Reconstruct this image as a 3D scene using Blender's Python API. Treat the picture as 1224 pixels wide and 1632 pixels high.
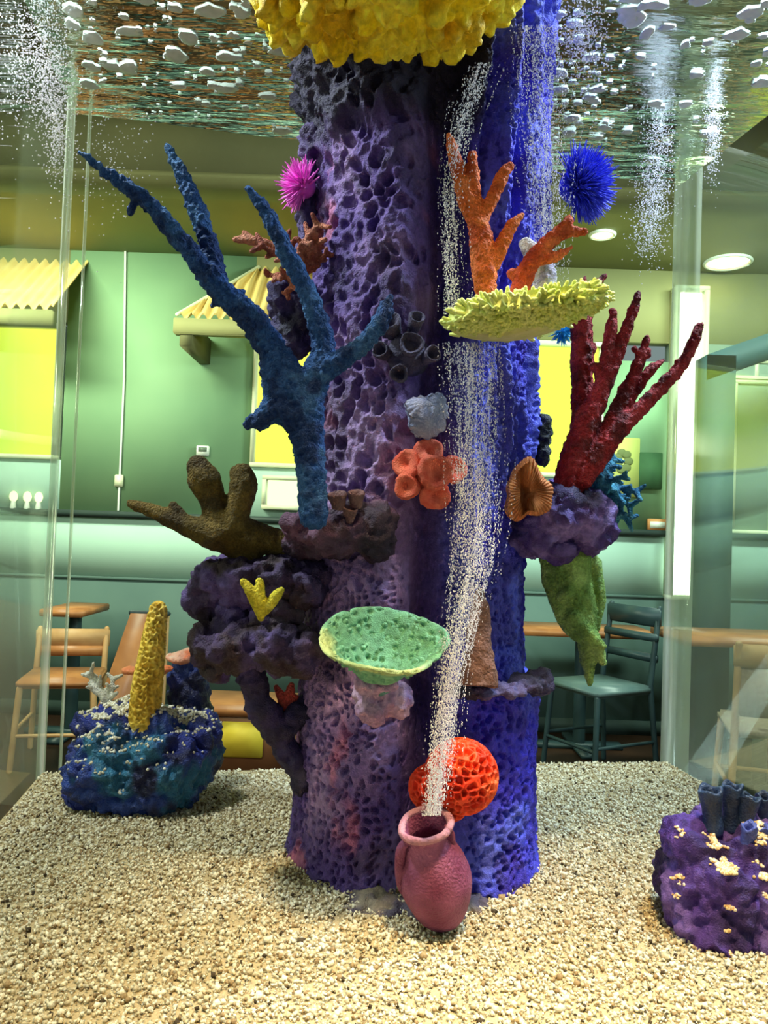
import bpy, bmesh, math, random
import numpy as np
from mathutils import Matrix, Vector

for _o in list(bpy.data.objects):
    bpy.data.objects.remove(_o)
scene = bpy.context.scene
COL = scene.collection
random.seed(7)
rng = np.random.default_rng(7)

# ------------------------------------------------------------------ camera
FPX = 1250.0
IMG_W, IMG_H = 1224, 1632
CAM_Z = 1.36
cam_d = bpy.data.cameras.new('camera')
cam = bpy.data.objects.new('camera', cam_d)
COL.objects.link(cam)
cam_d.sensor_fit = 'VERTICAL'
cam_d.sensor_height = 36.0
cam_d.lens = FPX / IMG_H * 36.0
cam_d.clip_start = 0.02
PITCH = math.radians(90 + 1.56)
ROLL = math.radians(2.0)
cam.matrix_world = Matrix.Translation((0, 0, CAM_Z)) @ Matrix.Rotation(PITCH, 4, 'X') @ Matrix.Rotation(ROLL, 4, 'Z')
scene.camera = cam
CM = np.array(cam.matrix_world)[:3, :3]
CO = np.array([0, 0, CAM_Z])

# ------------------------------------------------------------------ world, exposure
world = bpy.data.worlds.new('world')
scene.world = world
world.use_nodes = True
bg = world.node_tree.nodes['Background']
bg.inputs[0].default_value = (0.80, 0.92, 1.0, 1)
bg.inputs[1].default_value = 0.27
scene.view_settings.view_transform = 'Standard'
scene.view_settings.look = 'None'
scene.view_settings.gamma = 1.0
scene.view_settings.use_curve_mapping = False
scene.view_settings.exposure = 0.14


def area(name, loc, aim, size, watts, color, size_y=None, spread=180):
    l = bpy.data.lights.new(name, 'AREA')
    l.energy = watts
    l.color = color
    l.size = size
    l.spread = math.radians(spread)
    if size_y:
        l.shape = 'RECTANGLE'
        l.size_y = size_y
    o = bpy.data.objects.new(name, l)
    COL.objects.link(o)
    o.location = loc
    d = Vector(aim) - Vector(loc)
    o.rotation_euler = d.to_track_quat('-Z', 'Y').to_euler()
    return o


# tank lamps hung over the open top of the tank
area('tank_lamp_white', (-0.92, 1.18, 2.75), (0.0, 1.35, 1.05), 0.22, 60, (1.0, 0.93, 0.97), 0.16)
area('tank_lamp_blue', (0.92, 1.32, 2.75), (0.15, 1.4, 1.35), 0.22, 62, (0.80, 0.84, 1.0), 0.16)
# warm ceiling downlight in front of the tank, then unseen fill added for the dining room
area('warm_downlight', (0.3, 0.40, 3.15), (0.2, 0.78, 0.8), 0.2, 9, (1.0, 0.62, 0.32), None, 40)
area('wall_fill_left', (-2.4, 3.95, 3.2), (-2.0, 5.4, 1.2), 1.4, 120, (1.0, 1.0, 0.80), 0.3)  # unseen washers hidden behind the beam, added to brighten the back wall
area('wall_fill_right', (2.2, 3.95, 3.2), (2.0, 5.4, 1.2), 1.4, 115, (0.86, 1.0, 0.90), 0.3)
area('front_fill_left', (-3.2, 0.4, 2.6), (-2.0, 4.5, 3.0), 0.8, 70, (1.0, 0.95, 0.70))  # unseen fill from the camera side, added to brighten beam and ceiling
area('front_fill_right', (3.2, 0.4, 2.6), (2.2, 4.5, 3.0), 0.8, 60, (0.9, 1.0, 0.92))


# ------------------------------------------------------------------ helpers
def P(px, py, d):
    """world point seen at a photograph pixel, d metres along the view axis"""
    v = np.array([(px - IMG_W / 2) / FPX, (IMG_H / 2 - py) / FPX, -1.0]) * d
    return CO + CM @ v


def G(px, py, z):
    v = CM @ np.array([(px - IMG_W / 2) / FPX, (IMG_H / 2 - py) / FPX, -1.0])
    t = (z - CAM_Z) / v[2]
    return CO + v * t


def PY(px, py, Y):
    v = CM @ np.array([(px - IMG_W / 2) / FPX, (IMG_H / 2 - py) / FPX, -1.0])
    return CO + v * (Y / v[1])


def lin(c):
    c = np.array(c, float) / 255.0
    return np.where(c <= 0.04045, c / 12.92, ((c + 0.055) / 1.055) ** 2.4)


def _h(ix, iy, iz, s):
    with np.errstate(over='ignore'):
        n = ix.astype(np.uint32) * np.uint32(374761393) + iy.astype(np.uint32) * np.uint32(668265263) \
            + iz.astype(np.uint32) * np.uint32(2246822519) + np.uint32((s * 3266489917) & 0xFFFFFFFF)
        n = (n ^ (n >> np.uint32(13))) * np.uint32(1274126177)
        n = (n ^ (n >> np.uint32(16))) * np.uint32(2654435761)
        n = n ^ (n >> np.uint32(15))
    return n.astype(np.float64) / 4294967295.0


def vn(p, s=0):
    p = np.asarray(p, float) + 500.0
    i = np.floor(p).astype(np.int64)
    f = p - i
    f = f * f * (3 - 2 * f)
    r = 0
    for dx in (0, 1):
        wx = f[:, 0] if dx else 1 - f[:, 0]
        for dy in (0, 1):
            wy = f[:, 1] if dy else 1 - f[:, 1]
            for dz in (0, 1):
                wz = f[:, 2] if dz else 1 - f[:, 2]
                r = r + wx * wy * wz * _h(i[:, 0] + dx, i[:, 1] + dy, i[:, 2] + dz, s)
    return r * 2 - 1


def fbm(p, octv=4, s=0, gain=0.5):
    p = np.asarray(p, float)
    a, t, r = 1.0, 0.0, 0.0
    for k in range(octv):
        r = r + a * vn(p * 2 ** k + 17.3 * k, s + k)
        t += a
        a *= gain
    return r / t


def worley(p, s=0):
    p = np.asarray(p, float) + 500.0
    i = np.floor(p).astype(np.int64)
    f1 = np.full(len(p), 9.0)
    f2 = np.full(len(p), 9.0)
    for dx in (-1, 0, 1):
        for dy in (-1, 0, 1):
            for dz in (-1, 0, 1):
                c = i + np.array([dx, dy, dz])
                q = np.stack([_h(c[:, 0], c[:, 1], c[:, 2], s), _h(c[:, 0], c[:, 1], c[:, 2], s + 11), _h(c[:, 0], c[:, 1], c[:, 2], s + 23)], 1)
                d = np.linalg.norm(c + 0.5 + (q - 0.5) * 0.85 - p, axis=1)
                m = d < f1
                f2 = np.where(m, f1, np.minimum(f2, d))
                f1 = np.where(m, d, f1)
    return f1, f2


def sstep(a, b, x):
    t = np.clip((x - a) / (b - a), 0, 1)
    return t * t * (3 - 2 * t)


# ---- meshes
def mesh_np(name, v, f, smooth=True, attr=None):
    """v (n,3); f (m,k) array or a list of such arrays / index lists"""
    me = bpy.data.meshes.new(name)
    v = np.ascontiguousarray(v, dtype=np.float32)
    if isinstance(f, np.ndarray):
        f = [f]
    if len(f) and not isinstance(f[0], np.ndarray):
        f = [np.array([q], dtype=np.int32) for q in f]
    loops = np.concatenate([a.ravel() for a in f]).astype(np.int32)
    tot = np.concatenate([np.full(len(a), a.shape[1], dtype=np.int32) for a in f])
    start = np.concatenate([[0], np.cumsum(tot)[:-1]]).astype(np.int32)
    me.vertices.add(len(v))
    me.vertices.foreach_set('co', v.ravel())
    me.loops.add(len(loops))
    me.loops.foreach_set('vertex_index', loops)
    me.polygons.add(len(tot))
    me.polygons.foreach_set('loop_start', start)
    me.polygons.foreach_set('loop_total', tot)
    me.update(calc_edges=True)
    me.validate()
    if smooth:
        me.polygons.foreach_set('use_smooth', np.ones(len(me.polygons), dtype=bool))
    if attr is not None:
        a = me.color_attributes.new('paint', 'FLOAT_COLOR', 'POINT')
        c = np.ones((len(v), 4), dtype=np.float32)
        c[:, :3] = attr
        a.data.foreach_set('color', c.ravel())
    return me


def link(name, me, mat, parent=None, base=None):
    o = bpy.data.objects.new(name, me)
    COL.objects.link(o)
    if mat is not None:
        me.materials.append(mat)
    if parent is not None:
        o.parent = parent
    elif base is not None:
        o.location = base
    return o


def put(name, v, f, mat, parent=None, base=None, smooth=True, attr=None):
    """link a mesh given in world coordinates; under a parent it is stored relative to the parent's base"""
    v = np.asarray(v, float)
    if parent is not None:
        b = ROOT_BASE.get(parent.name, np.zeros(3))
        R = ROOT_ROT.get(parent.name)
        v = v - b
        if R is not None:
            v = v @ R
    elif base is not None:
        v = v - np.asarray(base)
    o = link(name, mesh_np(name, v, f, smooth, attr), mat, parent, base)
    ROOT_BASE[o.name] = ROOT_BASE.get(parent.name, np.zeros(3)) if parent is not None else (np.asarray(base, float) if base is not None else np.zeros(3))
    return o


ROOT_BASE, ROOT_ROT = {}, {}


def tag(o, label=None, cat=None, group=None, kind=None):
    if label:
        o['label'] = label
    if cat:
        o['category'] = cat
    if group:
        o['group'] = group
    if kind:
        o['kind'] = kind
    return o


def thing(name, label, cat, base, group=None):
    o = bpy.data.objects.new(name, None)
    o.empty_display_size = 0.05
    COL.objects.link(o)
    o.location = base
    ROOT_BASE[o.name] = np.asarray(base, float)
    return tag(o, label, cat, group)


def box(x0, x1, y0, y1, z0, z1, bev=0.0):
    bm = bmesh.new()
    bmesh.ops.create_cube(bm, size=1)
    for w in bm.verts:
        w.co = ((x0 + x1) / 2 + w.co.x * (x1 - x0), (y0 + y1) / 2 + w.co.y * (y1 - y0), (z0 + z1) / 2 + w.co.z * (z1 - z0))
    if bev > 0:
        bmesh.ops.bevel(bm, geom=bm.edges[:], offset=bev, segments=2, affect='EDGES')
    v = np.array([w.co[:] for w in bm.verts])
    f = [np.array([[w.index for w in p.verts]], dtype=np.int32) for p in bm.faces]
    bm.free()
    return v, f


def grid_faces(nu, nv, wrap_u=False):
    iu = np.arange(nu if wrap_u else nu - 1)
    iv = np.arange(nv - 1)
    a, b = np.meshgrid(iu, iv, indexing='ij')
    a, b = a.ravel(), b.ravel()
    a2 = (a + 1) % nu
    return np.stack([a * nv + b, a2 * nv + b, a2 * nv + b + 1, a * nv + b + 1], 1).astype(np.int32)


def catmull(pts, step):
    pts = np.asarray(pts, float)
    if len(pts) < 3:
        n = max(2, int(np.linalg.norm(pts[-1, :3] - pts[0, :3]) / step))
        t = np.linspace(0, 1, n + 1)[:, None]
        return pts[0] * (1 - t) + pts[-1] * t
    q = np.vstack([2 * pts[0] - pts[1], pts, 2 * pts[-1] - pts[-2]])
    out = []
    for k in range(1, len(q) - 2):
        n = max(2, int(np.linalg.norm(q[k + 1, :3] - q[k, :3]) / step))
        t = np.linspace(0, 1, n, endpoint=False)[:, None]
        a, b, c, d = q[k - 1], q[k], q[k + 1], q[k + 2]
        out.append(0.5 * ((2 * b) + (-a + c) * t + (2 * a - 5 * b + 4 * c - d) * t ** 2 + (-a + 3 * b - 3 * c + d) * t ** 3))
    out.append(q[-2][None])
    return np.vstack(out)


def sweep(path, seg=10, caps=True):
    """path (n,4): xyz + radius -> closed tube with rounded ends"""
    path = np.asarray(path, float)
    p, r = path[:, :3], np.maximum(path[:, 3], 1e-4)
    T = np.gradient(p, axis=0)
    T /= np.linalg.norm(T, axis=1)[:, None] + 1e-12
    if caps:
        a = np.array([0.97, 0.75, 0.4])
        pre = np.hstack([p[0] - T[0] * (a * r[0])[:, None], (r[0] * np.sqrt(1 - a ** 2))[:, None]])
        post = np.hstack([p[-1] + T[-1] * (a[::-1] * r[-1])[:, None], (r[-1] * np.sqrt(1 - a[::-1] ** 2))[:, None]])
        path = np.vstack([pre, path, post])
        p, r = path[:, :3], path[:, 3]
        T = np.vstack([[T[0]] * 3, T, [T[-1]] * 3])
    u = np.cross(T[0], [0.31, 0.87, 0.38])
    u /= np.linalg.norm(u)
    U = []
    for k in range(len(p)):
        u = u - T[k] * np.dot(u, T[k])
        u /= np.linalg.norm(u)
        U.append(u)
    U = np.array(U)
    V = np.cross(T, U)
    a = np.linspace(0, 2 * np.pi, seg, endpoint=False)
    n = len(p)
    v = p[:, None] + r[:, None, None] * (np.cos(a)[None, :, None] * U[:, None] + np.sin(a)[None, :, None] * V[:, None])
    v = v.reshape(-1, 3)
    i = np.arange(n - 1)[:, None] * seg
    j = np.arange(seg)[None]
    j2 = (j + 1) % seg
    f = np.stack([i + j, i + j2, i + seg + j2, i + seg + j], -1).reshape(-1, 4)
    v = np.vstack([v, p[:1], p[-1:]])
    c0, c1 = len(v) - 2, len(v) - 1
    jj = np.arange(seg)
    t0 = np.stack([np.full(seg, c0), (jj + 1) % seg, jj], 1)
    t1 = np.stack([np.full(seg, c1), (n - 1) * seg + jj, (n - 1) * seg + (jj + 1) % seg], 1)
    return v, [f.astype(np.int32), np.vstack([t0, t1]).astype(np.int32)]


def join(parts):
    vs, by = [], {}
    off = 0
    for v, f in parts:
        fl = f if isinstance(f, list) else [f]
        for a in fl:
            a = np.atleast_2d(np.asarray(a))
            by.setdefault(a.shape[1], []).append(a + off)
        vs.append(v)
        off += len(v)
    return np.vstack(vs), [np.vstack(b).astype(np.int32) for b in by.values()]


_ico = {}


def ico(sub):
    if sub not in _ico:
        bm = bmesh.new()
        bmesh.ops.create_icosphere(bm, subdivisions=sub, radius=1)
        bm.verts.ensure_lookup_table()
        _ico[sub] = (np.array([w.co[:] for w in bm.verts]), np.array([[w.index for w in p.verts] for p in bm.faces], dtype=np.int32))
        bm.free()
    v, f = _ico[sub]
    return v.copy(), f.copy()


def ball(c, r, sub=3):
    v, f = ico(sub)
    return v * np.asarray(r) + np.asarray(c), f


def mesh_arrays(me):
    n = len(me.vertices)
    v = np.empty(n * 3, dtype=np.float32)
    me.vertices.foreach_get('co', v)
    nm = np.empty(n * 3, dtype=np.float32)
    me.vertex_normals.foreach_get('vector', nm)
    tot = np.empty(len(me.polygons), dtype=np.int32)
    me.polygons.foreach_get('loop_total', tot)
    st = np.empty(len(me.polygons), dtype=np.int32)
    me.polygons.foreach_get('loop_start', st)
    li = np.empty(len(me.loops), dtype=np.int32)
    me.loops.foreach_get('vertex_index', li)
    fs = []
    for k in np.unique(tot):
        s = st[tot == k]
        fs.append(li[s[:, None] + np.arange(k)[None]])
    return v.reshape(-1, 3).astype(float), fs, nm.reshape(-1, 3).astype(float)


def remesh(v, f, vox, smooth=2):
    """union of closed, overlapping shapes as one skin"""
    me = mesh_np('tmp', v, f)
    o = bpy.data.objects.new('tmp', me)
    COL.objects.link(o)
    m = o.modifiers.new('r', 'REMESH')
    m.mode = 'VOXEL'
    m.voxel_size = vox
    if smooth:
        s = o.modifiers.new('s', 'SMOOTH')
        s.iterations = smooth
        s.factor = 0.5
    dg = bpy.context.evaluated_depsgraph_get()
    ev = o.evaluated_get(dg)
    m2 = bpy.data.meshes.new_from_object(ev)
    out = mesh_arrays(m2)
    bpy.data.objects.remove(o)
    bpy.data.meshes.remove(me)
    bpy.data.meshes.remove(m2)
    return out


# ---- materials
def new_mat(name):
    m = bpy.data.materials.new(name)
    m.use_nodes = True
    return m, m.node_tree, m.node_tree.nodes['Principled BSDF']


def mat(name, c, c2=None, scale=30.0, rough=0.6, bump=0.0, bscale=None, spec=0.3, paint=False, metal=0.0, sss=0.0):
    """two colours mixed by noise (or the mesh's own paint varied by noise), with a fine noise relief"""
    m, nt, b = new_mat(name)
    b.inputs['Roughness'].default_value = rough
    b.inputs['Metallic'].default_value = metal
    b.inputs['Specular IOR Level'].default_value = spec
    N = nt.nodes
    tc = N.new('ShaderNodeTexCoord')
    nz = N.new('ShaderNodeTexNoise')
    nz.inputs['Scale'].default_value = scale
    nz.inputs['Detail'].default_value = 5
    nt.links.new(tc.outputs['Object'], nz.inputs['Vector'])
    if paint:
        at = N.new('ShaderNodeAttribute')
        at.attribute_name = 'paint'
        hs = N.new('ShaderNodeHueSaturation')
        mp = N.new('ShaderNodeMapRange')
        mp.inputs[1].default_value = 0.3
        mp.inputs[2].default_value = 0.7
        mp.inputs[3].default_value = 0.75
        mp.inputs[4].default_value = 1.25
        nt.links.new(nz.outputs['Fac'], mp.inputs[0])
        nt.links.new(mp.outputs[0], hs.inputs['Value'])
        nt.links.new(at.outputs['Color'], hs.inputs['Color'])
        nt.links.new(hs.outputs['Color'], b.inputs['Base Color'])
    else:
        c2 = c if c2 is None else c2
        cr = N.new('ShaderNodeValToRGB')
        cr.color_ramp.elements[0].position = 0.35
        cr.color_ramp.elements[1].position = 0.65
        cr.color_ramp.elements[0].color = (*lin(c), 1)
        cr.color_ramp.elements[1].color = (*lin(c2), 1)
        nt.links.new(nz.outputs['Fac'], cr.inputs['Fac'])
        nt.links.new(cr.outputs['Color'], b.inputs['Base Color'])
    if bump:
        n2 = N.new('ShaderNodeTexNoise')
        n2.inputs['Scale'].default_value = bscale or scale * 6
        n2.inputs['Detail'].default_value = 3
        nt.links.new(tc.outputs['Object'], n2.inputs['Vector'])
        bp = N.new('ShaderNodeBump')
        bp.inputs['Strength'].default_value = bump
        bp.inputs['Distance'].default_value = 0.01
        nt.links.new(n2.outputs['Fac'], bp.inputs['Height'])
        nt.links.new(bp.outputs['Normal'], b.inputs['Normal'])
    return m


def emit(name, c, strength, c2=None, scale=1.5):
    m = bpy.data.materials.new(name)
    m.use_nodes = True
    nt = m.node_tree
    nt.nodes.clear()
    o = nt.nodes.new('ShaderNodeOutputMaterial')
    e = nt.nodes.new('ShaderNodeEmission')
    e.inputs[0].default_value = (*lin(c), 1)
    e.inputs[1].default_value = strength
    if c2 is not None:
        tc = nt.nodes.new('ShaderNodeTexCoord')
        nz = nt.nodes.new('ShaderNodeTexNoise')
        nz.inputs['Scale'].default_value = scale
        cr = nt.nodes.new('ShaderNodeValToRGB')
        cr.color_ramp.elements[0].position = 0.35
        cr.color_ramp.elements[1].position = 0.65
        cr.color_ramp.elements[0].color = (*lin(c), 1)
        cr.color_ramp.elements[1].color = (*lin(c2), 1)
        nt.links.new(tc.outputs['Object'], nz.inputs['Vector'])
        nt.links.new(nz.outputs['Fac'], cr.inputs['Fac'])
        nt.links.new(cr.outputs['Color'], e.inputs[0])
    nt.links.new(e.outputs[0], o.inputs[0])
    return m


def clear_mat(name, c):
    m = bpy.data.materials.new(name)
    m.use_nodes = True
    nt = m.node_tree
    nt.nodes.clear()
    o = nt.nodes.new('ShaderNodeOutputMaterial')
    t = nt.nodes.new('ShaderNodeBsdfTransparent')
    t.inputs[0].default_value = (*c, 1)
    nt.links.new(t.outputs[0], o.inputs[0])
    return m


def pane_mat(name, tint, refl, rough=0.02, bump=0.0, lo=0.0, pw=3.0):
    """see-through sheet that mirrors more the flatter one looks along it"""
    m = bpy.data.materials.new(name)
    m.use_nodes = True
    nt = m.node_tree
    nt.nodes.clear()
    N = nt.nodes
    o = N.new('ShaderNodeOutputMaterial')
    t = N.new('ShaderNodeBsdfTransparent')
    t.inputs[0].default_value = (*tint, 1)
    g = N.new('ShaderNodeBsdfGlossy')
    g.inputs['Roughness'].default_value = rough
    g.inputs['Color'].default_value = (0.92, 1.0, 0.95, 1)
    lw = N.new('ShaderNodeLayerWeight')
    lw.inputs['Blend'].default_value = 0.5
    mr = N.new('ShaderNodeMapRange')
    mr.inputs[1].default_value = 0.0
    mr.inputs[2].default_value = pw
    mr.inputs[3].default_value = lo
    mr.inputs[4].default_value = refl
    nt.links.new(lw.outputs['Facing'], mr.inputs[0])
    mx = N.new('ShaderNodeMixShader')
    nt.links.new(mr.outputs[0], mx.inputs[0])
    nt.links.new(t.outputs[0], mx.inputs[1])
    nt.links.new(g.outputs[0], mx.inputs[2])
    nt.links.new(mx.outputs[0], o.inputs[0])
    if bump:
        tc = N.new('ShaderNodeTexCoord')
        nz = N.new('ShaderNodeTexNoise')
        nz.inputs['Scale'].default_value = 14
        nz.inputs['Detail'].default_value = 3
        mpp = N.new('ShaderNodeMapping')
        mpp.inputs['Scale'].default_value = (0.8, 3.0, 1.0)
        nt.links.new(tc.outputs['Object'], mpp.inputs['Vector'])
        nt.links.new(mpp.outputs[0], nz.inputs['Vector'])
        bp = N.new('ShaderNodeBump')
        bp.inputs['Strength'].default_value = bump
        bp.inputs['Distance'].default_value = 0.03
        nt.links.new(nz.outputs['Fac'], bp.inputs['Height'])
        nt.links.new(bp.outputs['Normal'], g.inputs['Normal'])
    return m


M = {}
M['floor'] = mat('floor_boards', (92, 62, 46), (72, 48, 38), 3, 0.3, spec=0.5)
M['olive'] = mat('olive_paint', (140, 138, 92), (126, 126, 86), 1.5, 0.8)
M['olive_dark'] = mat('dark_olive_paint', (112, 110, 74), (98, 98, 68), 1.5, 0.8)
M['green'] = mat('sage_green_paint', (126, 160, 122), (112, 148, 114), 1.2, 0.75)
M['pale'] = mat('pale_aqua_paint', (168, 200, 186), (158, 190, 178), 1.2, 0.7)
M['wainscot'] = mat('slate_teal_paint', (88, 112, 106), (78, 102, 98), 2, 0.7)
M['ledge'] = mat('dark_ledge_paint', (52, 66, 62), (44, 58, 56), 4, 0.5)
M['teal'] = mat('deep_teal_paint', (38, 66, 70), (32, 58, 62), 2, 0.7)
M['grey'] = mat('grey_green_paint', (140, 158, 142), (128, 148, 134), 1.5, 0.7)
M['wood'] = mat('table_wood', (176, 118, 72), (150, 96, 58), 9, 0.4)
M['wood_light'] = mat('light_wood', (190, 150, 104), (170, 128, 84), 9, 0.5)
M['chair'] = mat('painted_chair', (46, 66, 70), (38, 56, 62), 9, 0.4)
M['seat'] = mat('vinyl_seat', (92, 112, 112), (80, 102, 104), 9, 0.35)
M['awning'] = mat('corrugated_tin', (240, 214, 140), (226, 196, 120), 6, 0.45)
M['white'] = mat('white_plastic', (226, 230, 222), (214, 220, 212), 12, 0.4)
M['screen'] = mat('grey_screen', (96, 110, 96), None, 12, 0.3)
M['frame_w'] = mat('pale_window_frame', (222, 226, 190), (206, 212, 180), 8, 0.5)
M['yellow_win'] = emit('lit_yellow_window', (255, 248, 84), 1.7, (222, 246, 84), 1.2)
M['white_win'] = emit('lit_pale_window', (240, 246, 200), 1.5)
M['day_win'] = emit('daylight_window', (176, 226, 216), 1.1, (226, 246, 240), 2.0)
M['lamp'] = emit('ceiling_lamp_glow', (255, 236, 170), 6.0)
M['lamp2'] = emit('counter_lamp_glow', (255, 246, 180), 3.0)

# ------------------------------------------------------------------ the room
WY = 5.6
CEIL = 3.32


def struct(name, vf, m, kind='structure', parent=None):
    o = put(name, vf[0], vf[1], m, parent=parent, smooth=False)
    if parent is None:
        o['kind'] = kind
    return o


def XW(px, Y=WY, py=850):
    return PY(px, py, Y)[0]


def ZW(px, py, Y=WY):
    return PY(px, py, Y)[2]


struct('floor', box(-5, 5, -3, WY + 0.2, -0.06, 0.0), M['floor'])
struct('ceiling', box(-5, 5, -3, WY + 0.2, CEIL, CEIL + 0.08), M['olive'])
struct('wall_left', box(-5.1, -5.0, -3, WY + 0.2, 0, CEIL), M['green'])
struct('wall_right', box(5.0, 5.1, -3, WY + 0.2, 0, CEIL), M['grey'])
struct('wall_back', box(-5, 5, WY, WY + 0.12, 0.98, 1.42), M['pale'])
struct('wall_back_wainscot', box(-5, 5, WY - 0.02, WY + 0.12, 0.10, 0.98), M['wainscot'])
struct('baseboard_back', box(-5, 5, WY - 0.035, WY + 0.1, 0.0, 0.10), M['ledge'])
struct('trim_1', box(-5, 5, WY - 0.05, WY + 0.12, 1.405, 1.45, 0.005), M['ledge'])
struct('trim_2', box(-5, 5, WY - 0.03, WY + 0.0, 0.965, 0.985), M['wainscot'])
XG0, XG1 = XW(92), XW(392)
ZB = ZW(430, 738)
ZT = ZW(430, 535)
# green partition, windows either side of it, olive wall over them
struct('wall_back_green', box(XG0, XG1, WY, WY + 0.12, 1.45, CEIL), M['green'])
XR0, XR1 = XW(957), XW(1062)
struct('wall_back_green_right', box(XR0, XR1, WY, WY + 0.12, 1.45, ZW(1000, 575)), M['green'])
struct('wall_back_olive', box(XG1, 5, WY, WY + 0.12, ZT + 0.05, CEIL), M['olive'])
struct('wall_back_olive_left', box(-5, XG0, WY, WY + 0.12, ZT + 0.05, CEIL), M['olive'])
struct('wall_back_low', box(XG1, XR0, WY, WY + 0.12, 1.45, ZB - 0.03), M['pale'])
struct('wall_back_low_left', box(-5, XG0, WY, WY + 0.12, 1.45, ZB - 0.03), M['pale'])
struct('wall_back_grey', box(XR1, 5, WY, WY + 0.12, 1.45, ZT + 0.05), M['grey'])


def window(n, x0, x1, z0, z1, m, bars=0, y=WY):
    o = struct('window_%d' % n, box(x0, x1, y + 0.04, y + 0.06, z0, z1), m)
    fr = 0.03
    for a in ((x0 - fr, x1 + fr, z1, z1 + fr), (x0 - fr, x1 + fr, z0 - fr, z0), (x0 - fr, x0, z0, z1), (x1, x1 + fr, z0, z1)):
        struct('window_frame', box(a[0], a[1], y - 0.03, y + 0.08, a[2], a[3]), M['frame_w'], parent=o)
    for k in range(bars):
        xx = x0 + (x1 - x0) * (k + 1) / (bars + 1)
        struct('mullion', box(xx - 0.012, xx + 0.012, y - 0.01, y + 0.05, z0, z1), M['frame_w'], parent=o)
    return o


window(1, -4.6, XG0 - 0.06, ZB, ZT, M['yellow_win'], 1)
window(2, XG1 + 0.04, XR0 - 0.04, ZB, ZT, M['yellow_win'], 1)
window(3, XW(424), XW(480), ZW(450, 806), ZW(450, 766), M['white_win'], 0, WY - 0.05)
window(4, XW(1168), XW(1400), ZW(1200, 845), ZW(1200, 612), M['day_win'], 3)
window(6, XW(1064), XW(1104), 1.0, ZW(1080, 470), emit('added_seam_glow', (255, 255, 236), 6.0), 0, WY - 0.10)  # glowing strip added behind the rear right seam to brighten its edge
window(5, XW(1160), XW(1400), ZW(1190, 600), ZW(1190, 578), M['day_win'], 5)
# beams under the ceiling
struct('trim_3', box(-5, 5, 3.55, 3.75, 2.97, CEIL), M['olive_dark'])
struct('trim_4', box(-5, 5, 3.53, 3.77, 2.95, 2.975), M['olive'])
struct('trim_5', box(-5, 5, 2.5, 2.62, 3.12, CEIL), M['olive_dark'])

# arch pillar on the right
ax0, ax1 = XW(1112, 4.9), XW(1158, 4.9)
struct('pillar', box(ax0, ax1, 4.82, 5.0, 0, ZW(1130, 570, 4.9)), M['teal'])
arc = []
za = ZW(1130, 570, 4.9)
for k in range(15):
    t = k / 14 * math.pi / 2
    arc.append((ax0 + 1.5 * math.sin(t) * 1.0, za + 0.62 * math.sin(t) ** 0.8 if k else za))
arc = [(ax0 + 2.2 * (k / 14), za + 0.55 * math.sin(k / 14 * math.pi / 2)) for k in range(15)]
vv, ff = [], []
for (x, z) in arc:
    for y in (4.82, 5.0):
        vv += [(x, y, z - 0.16), (x, y, z)]
for k in range(14):
    a = k * 4
    b = a + 4
    ff += [[a, b, b + 1, a + 1], [a + 2, a + 3, b + 3, b + 2], [a, a + 2, b + 2, b], [a + 1, b + 1, b + 3, a + 3]]
struct('trim_6', (np.array(vv), ff), M['teal'])


def wall_item(name, label, cat, px0, py0, px1, py1, depth, m, Y=WY, bev=0.004):
    x0, x1 = XW(px0, Y, py1), XW(px1, Y, py1)
    z0, z1 = ZW((px0 + px1) / 2, py1, Y), ZW((px0 + px1) / 2, py0, Y)
    v, f = box(x0, x1, Y - depth, Y, z0, z1, bev)
    return (x0, x1, z0, z1), v, f


# thermostat
(b4, v, f) = wall_item('', '', '', 314, 711, 334, 727, 0.03, M['white'])
t = thing('thermostat', 'small white square thermostat with grey screen on the green wall', 'thermostat', ((b4[0] + b4[1]) / 2, WY, b4[2]))
put('body', v, f, M['white'], t, smooth=False)
v, f = box(b4[0] + 0.015, b4[1] - 0.015, WY - 0.034, WY - 0.028, b4[2] + 0.03, b4[3] - 0.012)
put('screen', v, f, M['screen'], t, smooth=False)
# cable with junction box on the green wall
xc = XW(197)
t = thing('wall_cable', 'thin pale cable with a junction box running down the green wall', 'cable', (xc, WY, 1.45))
v, f = sweep(np.array([[XW(200, WY, 420), WY - 0.012, CEIL, 0.008], [XW(199, WY, 600), WY - 0.012, 2.4, 0.008], [XW(190, WY, 800), WY - 0.012, 1.46, 0.008]]), 6)
put('cord', v, f, M['white'], t)
(b4, v, f) = wall_item('', '', '', 184, 757, 197, 776, 0.03, M['white'])
put('junction_box', v, f, M['frame_w'], t, smooth=False)


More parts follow.
